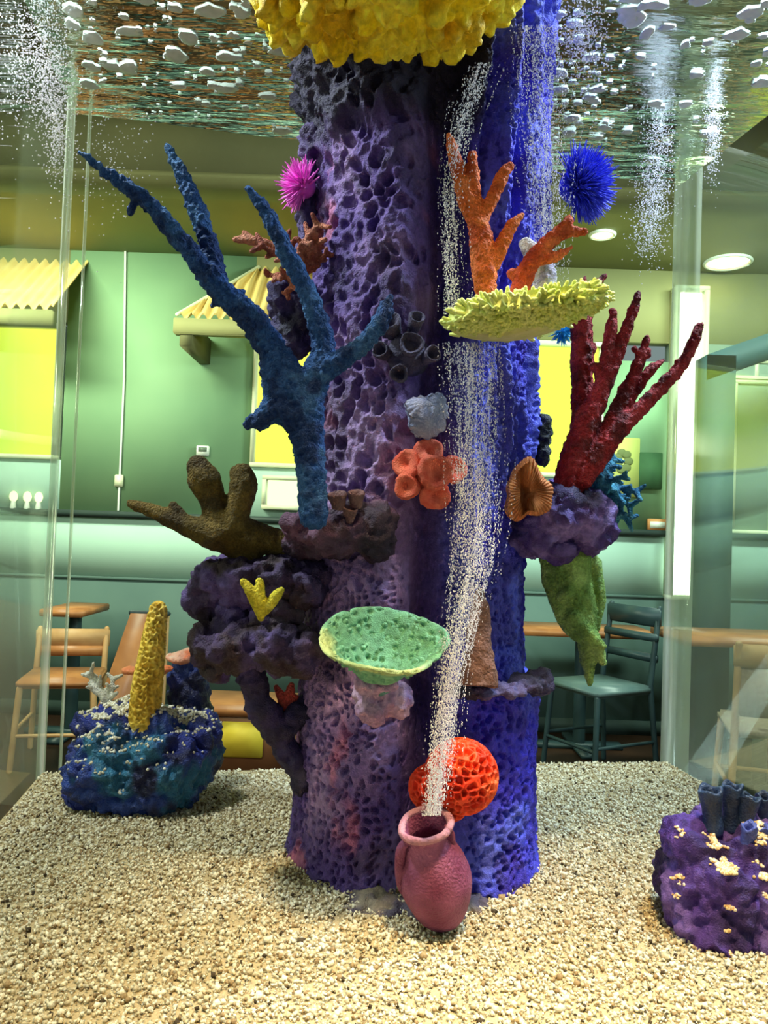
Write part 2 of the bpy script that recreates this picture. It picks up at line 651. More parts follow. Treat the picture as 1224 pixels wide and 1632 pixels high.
def awning(label, x0, x1, y, z0, z1, out):
    """sheet of corrugated tin sloping out from the wall, on a dark beam"""
    t = thing('awning', label, 'awning', (x0, y, z0), 'corrugated awnings over the windows')
    n = max(8, int((x1 - x0) / 0.075)) * 6
    u = np.linspace(0, 1, n)
    rows = []
    for wv in (0.0, 0.34, 0.67, 1.0):
        x = x0 + u * (x1 - x0)
        yy = y - out * (1 - wv)
        z = z0 + (z1 - z0) * wv + 0.022 * np.sin(u * (x1 - x0) / 0.075 * 2 * np.pi)
        xl = x0 + (x1 - x0) * u
        lim = x0 + 0.42 * wv
        xx = np.maximum(xl, lim)
        rows.append(np.stack([xx, np.full(n, yy), z], 1))
    v = np.stack(rows, 1).reshape(-1, 3)
    f = grid_faces(n, 4)
    v2 = v + np.array([0, 0.0, -0.008])
    put('tin_sheet', np.vstack([v, v2]), np.vstack([f, f[:, ::-1] + len(v)]), M['awning'], t)
    b = box(x0 - 0.02, x1, y - out - 0.02, y - out + 0.06, z0 - 0.12, z0 - 0.02, 0.004)
    put('beam', b[0], b[1], M['olive'], t, smooth=False)
    b = box(x0 + 0.02, x0 + 0.1, y - out, y, z0 - 0.2, z0 - 0.02, 0.004)
    put('bracket', b[0], b[1], M['olive_dark'], t, smooth=False)
    s = sweep(np.array([[x0, y - out, z0 + 0.005, 0.014], [x0 + 0.42, y, z1 + 0.01, 0.014]]), 6)
    put('edge_strip', s[0], s[1], M['frame_w'], t)
    return t


AY = WY - 0.55
awning('corrugated tin awning with a sloping end above the yellow window behind the blue coral', XW(268, AY), XW(560, AY), WY, ZW(300, 503, AY), ZW(330, 425, WY), 0.55)
awning('corrugated tin awning seen through the side pane at the far end', XW(-200, AY), XW(68, AY), WY, ZW(30, 488, AY), ZW(30, 415, WY), 0.55)

# lamps on the ceiling
for px, py, r, lab in ((1160, 418, 0.14, 'glowing round recessed ceiling downlight above the arch'), (960, 374, 0.07, 'small recessed ceiling downlight beside the bubble plume'), (206, 464, 0.0, '')):
    if r == 0:
        continue
    c = G(px, py, CEIL - 0.005) if py < 430 else None
    t = thing('ceiling_lamp', lab, 'ceiling lamp', (c[0], c[1], CEIL), 'recessed ceiling lamps')
    v, f = ball((c[0], c[1], CEIL), (r, r, 0.02), 3)
    put('bulb_cover', v, f, M['lamp'], t)
    a = np.linspace(0, 2 * np.pi, 25)
    ring = np.stack([c[0] + r * 1.08 * np.cos(a), c[1] + r * 1.08 * np.sin(a), np.full(25, CEIL - 0.006), np.full(25, 0.012)], 1)
    v, f = sweep(ring, 6, False)
    put('trim_ring', v, f, M['white'], t)

# picture, panel and box on the right hand ledge
(b4, v, f) = wall_item('', '', '', 962, 698, 1016, 792, 0.03, M['frame_w'])
t = thing('picture', 'pale yellow picture of a dark flower leaning on the green wall', 'picture', ((b4[0] + b4[1]) / 2, WY, b4[2]))
put('board', v, f, mat('pale_yellow_print', (206, 210, 120), (186, 196, 110), 3, 0.6), t, smooth=False)
rs = random.Random(3)
for k in range(7):
    an = k / 7 * 2 * math.pi
    cx, cz = (b4[0] + b4[1]) / 2 + 0.04 * math.cos(an), (b4[2] * 0.4 + b4[3] * 0.6) + 0.06 * math.sin(an)
    v, f = ball((cx, WY - 0.034, cz), (0.035, 0.006, 0.03), 2)
    put('petal', v, f, mat('printed_petal', (110, 122, 74), None, 5, 0.7) if k == 0 else bpy.data.materials['printed_petal'], t)
(b4, v, f) = wall_item('', '', '', 1016, 722, 1052, 780, 0.04, M['teal'])
o = put('notice_board', v, f, mat('dark_green_felt', (70, 112, 74), (62, 100, 68), 9, 0.8), base=(b4[0], WY, b4[2]), smooth=False)
tag(o, 'plain dark green notice board beside the flower picture', 'notice board')
x0, x1 = XW(1030), XW(1058)
t = thing('carton', 'small orange and white carton standing on the dark ledge', 'box', ((x0 + x1) / 2, WY + 0.0, 1.45))
v, f = box(x0, x1, WY - 0.045, WY - 0.0, 1.45, 1.53, 0.003)
put('body', v, f, mat('orange_card', (206, 150, 96), (196, 132, 80), 12, 0.6), t, smooth=False)
v, f = box(x0 + 0.01, x1 - 0.01, WY - 0.048, WY - 0.044, 1.465, 1.51)
put('print_panel', v, f, M['white'], t, smooth=False)
# little counter lamps under the left window
for k, px in enumerate((22, 44, 62)):
    c = np.array([XW(px), WY - 0.03, 1.53])
    t = thing('counter_lamp', ('leftmost', 'middle', 'rightmost')[k] + ' of three small glowing lamps on the dark ledge', 'lamp', (c[0], c[1], 1.45), 'counter lamps')
    v, f = ball(c, (0.03, 0.02, 0.04), 2)
    put('bulb', v, f, M['lamp2'], t)
    v, f = sweep(np.array([[c[0], c[1], 1.452, 0.022], [c[0], c[1], 1.50, 0.014]]), 8)
    put('base', v, f, M['white'], t)


def table(label, x0, x1, y0, y1, h, thick=0.045):
    t = thing('dining_table', label, 'table', ((x0 + x1) / 2, (y0 + y1) / 2, 0), 'dining tables')
    v, f = box(x0, x1, y0, y1, h - thick, h, 0.006)
    put('table_top', v, f, M['wood'], t, smooth=False)
    xm, ym = (x0 + x1) / 2, (y0 + y1) / 2
    v, f = sweep(np.array([[xm, ym, 0.03, 0.04], [xm, ym, h - thick, 0.04]]), 12)
    put('pedestal', v, f, M['chair'], t)
    v, f = box(xm - 0.28, xm + 0.28, ym - 0.05, ym + 0.05, 0, 0.035, 0.004)
    put('foot', v, f, M['chair'], t, smooth=False)
    v, f = box(xm - 0.05, xm + 0.05, ym - 0.28, ym + 0.28, 0.0, 0.03, 0.004)
    put('foot', v, f, M['chair'], t, smooth=False)
    return t


def chair(label, x, y, rz, mf, ms, seat_h=0.5, back_h=0.95, panel=False):
    t = thing('dining_chair', label, 'chair', (x, y, 0), 'dining chairs')
    t.rotation_euler.z = rz
    ROOT_BASE[t.name] = np.zeros(3)
    w, d = 0.21, 0.21
    v, f = box(-w, w, -d, d, seat_h - 0.05, seat_h, 0.014)
    put('seat', v, f, ms, t)
    for sx in (-1, 1):
        v, f = sweep(np.array([[sx * (w - 0.02), -d + 0.02, seat_h - 0.05, 0.018], [sx * (w + 0.005), -d - 0.01, 0.016, 0.016]]), 8)
        put('leg', v, f, mf, t)
        v, f = sweep(np.array([[sx * (w + 0.005), d + 0.05, 0.016, 0.016], [sx * (w - 0.02), d - 0.0, seat_h, 0.018], [sx * (w - 0.02), d + 0.06, back_h, 0.016]]), 8)
        put('leg', v, f, mf, t)
        v, f = sweep(np.array([[sx * w, -d + 0.01, 0.22, 0.011], [sx * w, d + 0.01, 0.22, 0.011]]), 6)
        put('stretcher', v, f, mf, t)
    v, f = sweep(np.array([[-w, -d, 0.2, 0.011], [w, -d, 0.2, 0.011]]), 6)
    put('stretcher', v, f, mf, t)
    v, f = box(-w, w, d + 0.035, d + 0.065, back_h - 0.11, back_h, 0.008)
    put('top_rail', v, f, mf, t)
    if panel:
        v, f = box(-w + 0.03, w - 0.03, d + 0.02, d + 0.045, seat_h + 0.06, back_h - 0.1, 0.006)
        put('backrest', v, f, ms, t)
    else:
        for k in (0.35, 0.62):
            z = seat_h + (back_h - seat_h) * k
            v, f = box(-w, w, d + 0.015, d + 0.045, z - 0.025, z + 0.02, 0.006)
            put('slat', v, f, mf, t)
    return t


zt = 0.79
tb = G(950, 1006, zt)
table('orange edged wooden table behind the hanging green sponge', XW(840, tb[1]), XW(1052, tb[1]), tb[1], tb[1] + 0.45, zt)
cc = G(960, 1085, 0.52)
chair('dark painted chair tucked at the wooden table behind the green sponge', XW(965, 4.55), 4.6, math.radians(-62), M['chair'], M['seat'], 0.54, 0.98)
tb2 = G(1160, 1012, zt)
table('brown wooden table seen through the side pane with a sloping back chair', XW(1085, 4.3), XW(1400, 4.3), 4.2, 4.75, 0.86)
M['cane'] = mat('woven_cane', (170, 150, 130), (150, 128, 110), 60, 0.6)
chair('tan framed chair with a woven back at the edge of the picture', XW(1232, 3.9), 3.9, math.radians(165), M['wood_light'], M['cane'], 0.5, 0.9, True)
# left: table, pale chair, sandwich board
table('small reddish brown table behind the pale chair and the tank corner', XW(84, 5.0), XW(150, 5.0), 4.85, 5.35, 0.82)
chair('pale wooden chair standing by the tank corner seam', XW(112, 4.5), 4.5, math.radians(12), M['wood_light'], M['wood'], 0.5, 0.72, True)
bx0, bx1 = XW(318, 4.5), XW(600, 4.5)
t = thing('bench', 'low brown wooden bench with a painted patch of yellow light beyond the strut', 'bench', ((bx0 + bx1) / 2, 4.5, 0))
v, f = box(bx0, bx1, 4.3, 4.7, 0.0, 0.34, 0.01)
put('body', v, f, mat('bench_wood', (120, 78, 50), (100, 62, 42), 6, 0.5), t, smooth=False)
v, f = box(bx0 - 0.02, bx1 + 0.02, 4.27, 4.72, 0.34, 0.39, 0.008)
put('seat', v, f, M['wood'], t, smooth=False)
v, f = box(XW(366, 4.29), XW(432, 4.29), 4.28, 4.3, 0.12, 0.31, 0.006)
put('light_patch', v, f, mat('yellow_light_patch', (226, 200, 70), (206, 178, 56), 8, 0.5), t, smooth=False)  # patch of yellow light on the bench, built as a coloured panel
# sandwich board of two leaning wooden panels
b0 = PY(205, 1150, 3.4)
t = thing('sandwich_board', 'tan wooden sandwich board of two leaning panels behind the blue rock', 'sandwich board', (b0[0], 3.4, 0))
top = PY(228, 978, 3.4)
for nm, xb, yb, m_ in (('front_panel', b0[0] - 0.12, 3.28, M['wood']), ('rear_panel', b0[0] + 0.06, 3.55, M['wood_light'])):
    A = np.array([xb - 0.16, yb, 0.0])
    B = np.array([xb + 0.16, yb, 0.0])
    Cc = np.array([top[0] + 0.09, 3.42, top[2]])
    D = np.array([top[0] - 0.06, 3.42, top[2]])
    if nm == 'rear_panel':
        A, B = np.array([b0[0] - 0.02, yb, 0.0]), np.array([b0[0] + 0.1, yb, 0.0])
        Cc, D = np.array([top[0] + 0.10, 3.44, top[2]]), np.array([top[0] + 0.05, 3.44, top[2]])
    n = np.array([0, 0.02, 0])
    v = np.array([A, B, Cc, D, A + n, B + n, Cc + n, D + n])
    f = np.array([[0, 1, 2, 3], [7, 6, 5, 4], [0, 4, 5, 1], [1, 5, 6, 2], [2, 6, 7, 3], [3, 7, 4, 0]])
    put(nm, v, f, m_, t, smooth=False)
v, f = sweep(np.array([[top[0] - 0.06, 3.43, top[2], 0.012], [top[0] + 0.1, 3.43, top[2], 0.012]]), 6)
put('hinge', v, f, M['chair'], t)

# ------------------------------------------------------------------ the tank
ZS, ZWAT = 0.80, 2.30
BL = G(67, 1228, ZS)
BR = G(1062, 1213, ZS)
TU = (BR - BL)
TL = np.linalg.norm(TU)
TU /= TL
TV = np.array([TU[1], -TU[0], 0.0])      # from the back pane toward the camera


def TK(u, v, z):
    u, v, z = np.broadcast_arrays(np.asarray(u, float), np.asarray(v, float), np.asarray(z, float))
    return BL[None, :2] * 0 + 0 if False else np.stack([BL[0] + TU[0] * u + TV[0] * v, BL[1] + TU[1] * u + TV[1] * v, z], -1)


M['pane_clear'] = clear_mat('clear_acrylic', (0.93, 0.985, 0.94))
M['pane_front'] = clear_mat('clear_front_acrylic', (0.985, 1.0, 0.99))
M['pane_side'] = pane_mat('side_acrylic', (0.90, 0.97, 0.92), 0.42, 0.015, pw=1.0)
m, nt, b = new_mat('seam_acrylic')
nt.nodes.remove(b)
_o = nt.nodes['Material Output']
_t = nt.nodes.new('ShaderNodeBsdfTransparent')
_t.inputs[0].default_value = (0.96, 1.0, 0.97, 1)
_l = nt.nodes.new('ShaderNodeBsdfTranslucent')
_l.inputs[0].default_value = (0.94, 0.97, 0.92, 1)
_g = nt.nodes.new('ShaderNodeBsdfGlossy')
_g.inputs['Roughness'].default_value = 0.1
_m1 = nt.nodes.new('ShaderNodeMixShader')
_m1.inputs[0].default_value = 0.30
_m2 = nt.nodes.new('ShaderNodeMixShader')
_m2.inputs[0].default_value = 0.12
nt.links.new(_t.outputs[0], _m1.inputs[1])
nt.links.new(_l.outputs[0], _m1.inputs[2])
nt.links.new(_m1.outputs[0], _m2.inputs[1])
nt.links.new(_g.outputs[0], _m2.inputs[2])
nt.links.new(_m2.outputs[0], _o.inputs[0])
M['seam'] = m
TOPZ = 2.42
TH = 0.012
tank = thing('aquarium', 'large square clear acrylic aquarium holding the purple rock column', 'aquarium', tuple(TK(TL / 2, TL / 2, 0.70)))
# stand under the tank keeps it off the floor
M['stand'] = mat('black_laminate', (36, 36, 40), (30, 30, 34), 9, 0.5)


def tbox(u0, u1, v0, v1, z0, z1):
    c = [TK(u, v, z) for z in (z0, z1) for (u, v) in ((u0, v0), (u1, v0), (u1, v1), (u0, v1))]
    f = np.array([[0, 1, 2, 3], [7, 6, 5, 4], [0, 4, 5, 1], [1, 5, 6, 2], [2, 6, 7, 3], [3, 7, 4, 0]])
    return np.array(c), f


def tpart(name, args, m_):
    v, f = tbox(*args)
    return put(name, v, f, m_, tank, smooth=False)


tpart('back_pane', (0, TL, -TH, 0, 0.72, TOPZ), M['pane_clear'])
tpart('front_pane', (0, TL, TL, TL + TH, 0.72, TOPZ), M['pane_front'])
tpart('side_pane', (-TH, 0, 0, TL, 0.72, TOPZ), M['pane_side'])
tpart('side_pane', (TL, TL + TH, 0, TL, 0.72, TOPZ), M['pane_side'])
tpart('bottom_panel', (-TH, TL + TH, -TH, TL + TH, 0.70, 0.72), M['stand'])
tpart('corner_seam', (-TH, 0.004, -TH, 0.004, 0.72, TOPZ), M['seam'])
tpart('corner_seam', (0.035, 0.041, -0.006, 0.0, 0.72, TOPZ), M['seam'])
tpart('corner_seam', (TL - 0.006, TL + 0.05, -0.02, 0.02, 0.72, TOPZ), M['seam'])
v, f = tbox(-TH, TL + TH, -TH, TL + TH, 0.0, 0.70)
o = put('tank_stand', v, f, M['stand'], base=tuple(TK(TL / 2, TL / 2, 0.0)), smooth=False)
tag(o, 'black cabinet stand carrying the aquarium', 'stand')

# water surface
n = 90
uu, ww = np.meshgrid(np.linspace(0.001, TL - 0.001, n), np.linspace(0.001, TL - 0.001, n), indexing='ij')
pt = TK(uu.ravel(), ww.ravel(), 0 * uu.ravel())
hz = ZWAT + 0.004 * fbm(pt * np.array([9, 16, 1]), 3, 5)
pt[:, 2] = hz
M['water'] = pane_mat('water_surface', (0.80, 0.95, 0.92), 0.96, 0.03, bump=0.16, lo=0.03, pw=0.62)
o = put('water_surface', pt, grid_faces(n, n)[:, ::-1], M['water'])
tag(o, 'rippled water surface seen from below', None, kind='stuff')

# sand
n = 170


def sand_h(u, w):
    p = np.stack([u * 2.2, w * 2.2, 0 * u], 1)
    h = ZS + 0.012 * fbm(p, 3, 3)
    pt_ = TK(u, w, 0 * u)
    return h


uu, ww = np.meshgrid(np.linspace(0.001, TL - 0.001, n), np.linspace(0.001, TL - 0.001, n), indexing='ij')
u1, w1 = uu.ravel(), ww.ravel()
pt = TK(u1, w1, sand_h(u1, w1) - 0.002)
base_v, base_f = pt, grid_faces(n, n)[:, ::-1]
NG = 130000
gu = rng.uniform(0.006, TL - 0.006, NG)
gw = TL * rng.uniform(0.004, 0.86, NG)
_q = (TK(gu, gw, np.full(NG, ZS)) - CO) @ CM
_px = IMG_W / 2 - _q[:, 0] / _q[:, 2] * FPX
keep = (_px > -200) & (_px < IMG_W + 200)
gu, gw = gu[keep][:88000], gw[keep][:88000]
NG = len(gu)
gp = TK(gu, gw, sand_h(gu, gw) + rng.uniform(-0.001, 0.0022, NG))
octv = np.array([[1, 0, 0], [-1, 0, 0], [0, 1, 0], [0, -1, 0], [0, 0, 1], [0, 0, -1]], float)
octf = np.array([[0, 2, 4], [2, 1, 4], [1, 3, 4], [3, 0, 4], [2, 0, 5], [1, 2, 5], [3, 1, 5], [0, 3, 5]])
sz = rng.gamma(6, 1, NG) / 6 * 0.00235
R3 = rng.normal(size=(NG, 3, 3))
Q = np.linalg.qr(R3)[0]
sc = sz[:, None] * rng.uniform(0.6, 1.35, (NG, 3))
gv = np.einsum('nij,kj->nki', Q * sc[:, None, :], octv) + gp[:, None, :]
gf = octf[None] + 6 * np.arange(NG)[:, None, None]
shade = rng.uniform(0, 1, NG)
pal = lin([(228, 218, 194)]), lin([(200, 184, 152)]), lin([(152, 128, 94)]), lin([(72, 60, 46)])
gc = np.where(shade[:, None] < 0.55, pal[0], np.where(shade[:, None] < 0.83, pal[1], np.where(shade[:, None] < 0.965, pal[2], pal[3])))
gc = gc * rng.uniform(0.8, 1.1, (NG, 1))
M['sand'] = mat('crushed_coral_sand', (0, 0, 0), scale=500, rough=0.85, paint=True, spec=0.2)
v, f = join([(base_v, [base_f]), (gv.reshape(-1, 3), [gf.reshape(-1, 3)])])
attr = np.vstack([np.repeat(lin([(176, 158, 124)]), len(base_v), 0), np.repeat(gc, 6, 0)])
o = put('sand', v, f, M['sand'], smooth=False, attr=attr)
tag(o, 'coarse pale sand covering the tank bottom', None, kind='stuff')

# ------------------------------------------------------------------ the rock column
CX, CYD, R0 = 0.060, 1.41, 0.206
CC = np.array([CX, CYD])


def S(px, py, off=0.0, R=R0):
    """point where a pixel's ray meets the column (grown by off), else the point beside its edge"""
    d = CM @ np.array([(px - IMG_W / 2) / FPX, (IMG_H / 2 - py) / FPX, -1.0])
    a = d[0] ** 2 + d[1] ** 2
    bq = -2 * (d[0] * CX + d[1] * CYD)
    c = CX ** 2 + CYD ** 2 - (R + off) ** 2
    disc = bq * bq - 4 * a * c
    t_ = (-bq - math.sqrt(disc)) / (2 * a) if disc > 0 else -bq / (2 * a)
    return CO + d * t_


def depth_of(pw):
    return float(-(np.linalg.inv(CM) @ (np.asarray(pw) - CO))[2])


th = np.concatenate([np.linspace(-1.95, 1.95, 520), np.linspace(1.95, 2 * np.pi - 1.95, 70)[1:-1]])
nz_ = 720
zz = np.linspace(ZS - 0.04, 2.36, nz_)
TT, ZZ = np.meshgrid(th, zz, indexing='ij')
T1, Z1 = TT.ravel(), ZZ.ravel()
base = np.stack([R0 * np.sin(T1), -R0 * np.cos(T1), Z1], 1)
Z_LEDGE = float(P(800, 1108, 1.2)[2])
Z_FL0, Z_FL1 = 2.02, 2.20
right = sstep(0.12, 0.34, T1) * (1 - sstep(2.2, 2.6, T1))
left = 1 - sstep(-0.05, 0.22, T1)
left = np.where(T1 > np.pi, 1.0, left)
w1_ = fbm(base * np.array([4, 4, 3]), 3, 40)
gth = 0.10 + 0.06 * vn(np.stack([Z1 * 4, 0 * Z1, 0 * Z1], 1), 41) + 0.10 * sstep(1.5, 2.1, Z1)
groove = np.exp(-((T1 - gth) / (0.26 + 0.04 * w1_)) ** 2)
low = 1 - sstep(Z_LEDGE - 0.006, Z_LEDGE + 0.006, Z1 + 0.012 * fbm(base * 30, 2, 44))
r = R0 + 0.010 * fbm(base * 7, 3, 45) - 0.005
r = r - 0.095 * groove
r = r + 0.020 * right * low - 0.008 * right * (1 - low)
r = r + 0.012 * np.exp(-np.maximum(Z1 - ZS, 0) / 0.03) + 0.022 * right * sstep(1.72, 1.86, Z1)
# drapery folds above on the right lobe
fold = fbm(np.stack([np.sin(T1) * 9, np.cos(T1) * 9, Z1 * 2.5], 1), 4, 46)
r = r + 0.034 * fold * right * sstep(1.15, 1.6, Z1)
# flange under the yellow coral, front lobe ends above it
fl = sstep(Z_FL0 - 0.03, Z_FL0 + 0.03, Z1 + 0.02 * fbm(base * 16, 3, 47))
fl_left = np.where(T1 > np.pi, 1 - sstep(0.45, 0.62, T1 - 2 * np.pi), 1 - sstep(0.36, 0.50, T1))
r = r + 0.046 * fl * fl_left * (0.35 + 0.65 * sstep(Z_FL0, Z_FL1, Z1))
r = r - 0.15 * sstep(Z_FL1 - 0.005, Z_FL1 + 0.02, Z1) * fl_left
# pits: round honeycomb holes low down, ragged ridges on the upper left, fine on the right
warp = base + 0.012 * np.stack([vn(base * 25, 50), vn(base * 25, 51), vn(base * 25, 52)], 1)
f1, f2 = worley(warp * 84, 53)
pit_s = sstep(0.52, 0.22, f1)
f1b, f2b = worley(warp * np.array([46, 46, 34]), 54)
pit_b = sstep(0.62, 0.2, f1b)
lowz = 1 - sstep(1.22, 1.40, Z1 + 0.05 * w1_)
up = 1 - lowz
amp = 0.35 + 0.65 * sstep(-0.25, 0.2, fbm(base * 9, 2, 55))
smooth_groove = 1 - 0.75 * groove
r = r - 0.0135 * pit_s * lowz * smooth_groove
r = r - 0.0200 * pit_b * up * left * amp * smooth_groove
r = r + 0.008 * (1 - np.abs(fbm(base * 38, 3, 56)) * 2.2) * up * left * smooth_groove * 0.6
r = r - 0.0090 * pit_s * up * right * amp
r = r + 0.0060 * fbm(base * 80, 3, 57)
# the flange is ragged
r = r + 0.040 * fbm(base * 22, 4, 58) * fl * fl_left
colv = np.stack([CX + r * np.sin(T1), CYD - r * np.cos(T1), Z1], 1)
# paint: mauve and purple to the left, royal blue to the right, streaks of pink and near black
purple, mauve, dark, blue, sky, pink = [lin(c) for c in ((84, 60, 136), (160, 128, 186), (38, 26, 72), (58, 48, 206), (112, 132, 236), (206, 116, 150))]
n1 = sstep(-0.25, 0.3, fbm(base * 8, 4, 60))[:, None]
n2 = sstep(0.0, 0.35, fbm(base * 14, 3, 61))[:, None]
n3 = sstep(0.28, 0.5, fbm(base * np.array([18, 18, 9]), 3, 62))[:, None]
n4 = sstep(0.05, 0.45, fbm(base * np.array([11, 11, 5]), 3, 63))[:, None]
cl = purple * (1 - n1) + mauve * n1
cl = cl * (1 - 0.6 * n2) + dark * 0.6 * n2
cl = cl * (1 - 0.55 * n3) + pink * 0.55 * n3
cr = blue * (1 - n1 * 0.45) + sky * n1 * 0.45
cr = cr * (1 - 0.55 * n2) + lin((52, 30, 130)) * 0.55 * n2
mixr = sstep(0.0, 0.4, np.where(T1 > np.pi, -1, T1) + 0.12 * w1_)[:, None]
cc_ = cl * (1 - mixr) + cr * mixr
gk = (groove * 0.75)[:, None]  # shade of the groove put into the colour as darker indigo
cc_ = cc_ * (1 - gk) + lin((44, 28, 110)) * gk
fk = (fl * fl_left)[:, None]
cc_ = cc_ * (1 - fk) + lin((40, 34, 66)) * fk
M['rock'] = mat('painted_column_rock', (0, 0, 0), scale=120, rough=0.62, paint=True, bump=0.5, bscale=420, spec=0.35)
fcol = grid_faces(len(th), nz_, wrap_u=True)
column = thing('rock_column', 'tall purple and blue pitted artificial rock column in the tank centre', 'rock column', (CX, CYD, ZS))
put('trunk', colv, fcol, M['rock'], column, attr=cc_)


def paint_mix(p, cols, s, scale=14):
    c = [lin(x) for x in cols]
    out = np.repeat(c[0][None], len(p), 0)
    for k in range(1, len(c)):
        w_ = sstep(-0.05, 0.3, fbm(p * scale, 3, s + 7 * k))[:, None]
        out = out * (1 - w_) + c[k] * w_
    return out


def rock(blobs, vox, a1, s1, a2, s2, seed, a3=0.0, s3=60):
    """blobs: (px, py, depth, rx px, ry px, rz px)"""
    parts = []
    for (px, py, d, rx, ry, rz) in blobs:
        k = d / FPX
        parts.append(ball(P(px, py, d), (rx * k, rz * k, ry * k), 3))
    v, f, nrm = remesh(*join(parts), vox, 2)
    h = a1 * fbm(v * s1, 4, seed) * 1.2 + a1 * 0.7 * (0.55 - 1.6 * np.abs(fbm(v * s1 * 1.7, 3, seed + 3))) + a2 * 1.6 * fbm(v * s2, 3, seed + 5)
    if a3:
        g1, g2 = worley(v * s3, seed + 9)
        h = h - a3 * sstep(0.6, 0.15, g1)
    return v + nrm * h[:, None], f


def rock_part(name, blobs, cols, seed, vox=0.0035, parent=None, base=None, a1=0.014, s1=24, a2=0.005, s2=80, a3=0.004, s3=60, m_=None, scale=16):
    v, f = rock(blobs, vox, a1, s1, a2, s2, seed, a3, s3)
    return put(name, v, f, m_ or M['rock'], parent, base, attr=paint_mix(v, cols, seed, scale))


DK = [(58, 40, 78), (84, 60, 110), (40, 30, 54)]
VI = [(70, 50, 120), (104, 84, 156), (48, 32, 84)]
rock_part('ledge', [(505, 850, 1.24, 50, 34, 60), (545, 850, 1.21, 55, 40, 60), (590, 845, 1.22, 40, 45, 50), (475, 868, 1.26, 26, 22, 40), (480, 835, 1.22, 28, 20, 40), (560, 810, 1.2, 25, 14, 20)], [(70, 44, 74), (96, 60, 90), (44, 28, 52)], 100, parent=column)
rock_part('outcrop', [(345, 925, 1.30, 40, 40, 55), (395, 925, 1.29, 52, 44, 60), (445, 920, 1.28, 50, 42, 60), (330, 945, 1.30, 28, 36, 40), (490, 930, 1.27, 30, 34, 50),
                      (330, 1025, 1.27, 30, 34, 44), (380, 1030, 1.26, 55, 34, 60), (440, 1030, 1.25, 50, 40, 60), (485, 1035, 1.25, 30, 34, 50), (440, 980, 1.27, 40, 36, 46), (345, 1062, 1.28, 18, 22, 25), (370, 985, 1.29, 30, 30, 40)],
          [(62, 46, 88), (90, 72, 134), (54, 38, 50)], 120, parent=column)
st = [(395, 1050, 1.29, 24), (400, 1085, 1.29, 23), (418, 1125, 1.30, 22), (440, 1165, 1.31, 21), (465, 1205, 1.32, 22), (482, 1245, 1.32, 22)]
path = np.array([[*P(a, b_, c), d * c / FPX] for a, b_, c, d in st])
path2 = np.array([[*P(450, 1165, 1.31), 0.02], [*P(470, 1150, 1.32), 0.022], [*P(500, 1130, 1.33), 0.03]])
v, f = join([sweep(catmull(path, 0.01), 14), sweep(catmull(path2, 0.01), 14)])
v, f, nrm = remesh(v, f, 0.0035, 2)
v = v + nrm * (0.012 * fbm(v * 35, 4, 130) + 0.006 * fbm(v * 90, 3, 132))[:, None]
put('strut', v, f, M['rock'], column, attr=paint_mix(v, [(60, 48, 96), (84, 70, 130), (44, 36, 70)], 131))
rock_part('outcrop', [(455, 480, 1.36, 30, 34, 40), (465, 525, 1.36, 30, 36, 40), (485, 500, 1.36, 26, 50, 40), (470, 555, 1.37, 22, 16, 30)], [(64, 52, 104), (96, 84, 140), (40, 32, 64)], 140, parent=column, vox=0.003)
rock_part('outcrop', [(880, 820, 1.30, 55, 48, 80), (925, 825, 1.31, 44, 46, 70), (940, 845, 1.31, 30, 36, 50), (850, 845, 1.30, 40, 40, 60), (905, 788, 1.32, 30, 24, 50), (880, 872, 1.31, 44, 18, 50), (935, 790, 1.33, 24, 26, 40)],
          [(66, 44, 116), (120, 100, 170), (40, 26, 70)], 150, parent=column)
rock_part('shelf_rim', [(760, 1105, 1.19, 40, 9, 20), (800, 1100, 1.20, 40, 10, 30), (840, 1090, 1.23, 30, 12, 40), (858, 1085, 1.26, 21, 19, 25), (735, 1100, 1.19, 20, 10, 16)], [(50, 44, 84), (84, 78, 130), (36, 32, 60)], 160, parent=column, vox=0.0025, a1=0.007, s1=50)
rock_part('sponge_lump', [(866, 690, 1.39, 13, 28, 20), (862, 722, 1.39, 14, 22, 20), (852, 705, 1.40, 14, 24, 24)], [(36, 40, 52), (52, 56, 70)], 165, parent=column, vox=0.0025, a1=0.004, s1=60)
rock_part('stub', [(605, 1110, 1.15, 40, 32, 44), (592, 1132, 1.13, 26, 24, 34), (632, 1112, 1.15, 20, 30, 34), (600, 1090, 1.13, 34, 14, 36)], [(158, 120, 158), (186, 150, 180), (110, 84, 150)], 170, parent=column, vox=0.0025, a1=0.008, s1=40, a2=0.003)
rock_part('outcrop', [(490, 330, 1.41, 14, 60, 30), (498, 270, 1.40, 16, 50, 30), (488, 390, 1.41, 18, 40, 30), (500, 230, 1.38, 20, 30, 30)], [(84, 70, 124), (120, 104, 160), (60, 46, 96)], 175, parent=column, vox=0.003, a1=0.010)
rock_part('foot', [(600, 1440, 1.19, 70, 12, 50), (540, 1432, 1.22, 50, 12, 50), (690, 1450, 1.17, 60, 12, 40), (760, 1440, 1.19, 20, 14, 30)], [(84, 74, 92), (140, 126, 110)], 180, parent=column, vox=0.003, a1=0.008)

# ------------------------------------------------------------------ corals
def branch_mesh(lines, vox, seed, a1=0.002, s1=60, a2=0.0, s2=200, smooth=1):
    """lines: lists of (px, py, depth, radius px)"""
    parts = []
    for ln in lines:
        pa = np.array([[*P(a, b_, c), d * c / FPX] for a, b_, c, d in ln])
        parts.append(sweep(catmull(pa, 0.006), 10))
    v, f, nrm = remesh(*join(parts), vox, smooth)
    h = a1 * fbm(v * s1, 3, seed)
    if a2:
        h = h + a2 * fbm(v * s2, 2, seed + 3)
    return v + nrm * h[:, None], f


def L(d, *pts):
    return [(p[0], p[1], d + (p[3] if len(p) > 3 else 0), p[2]) for p in pts]


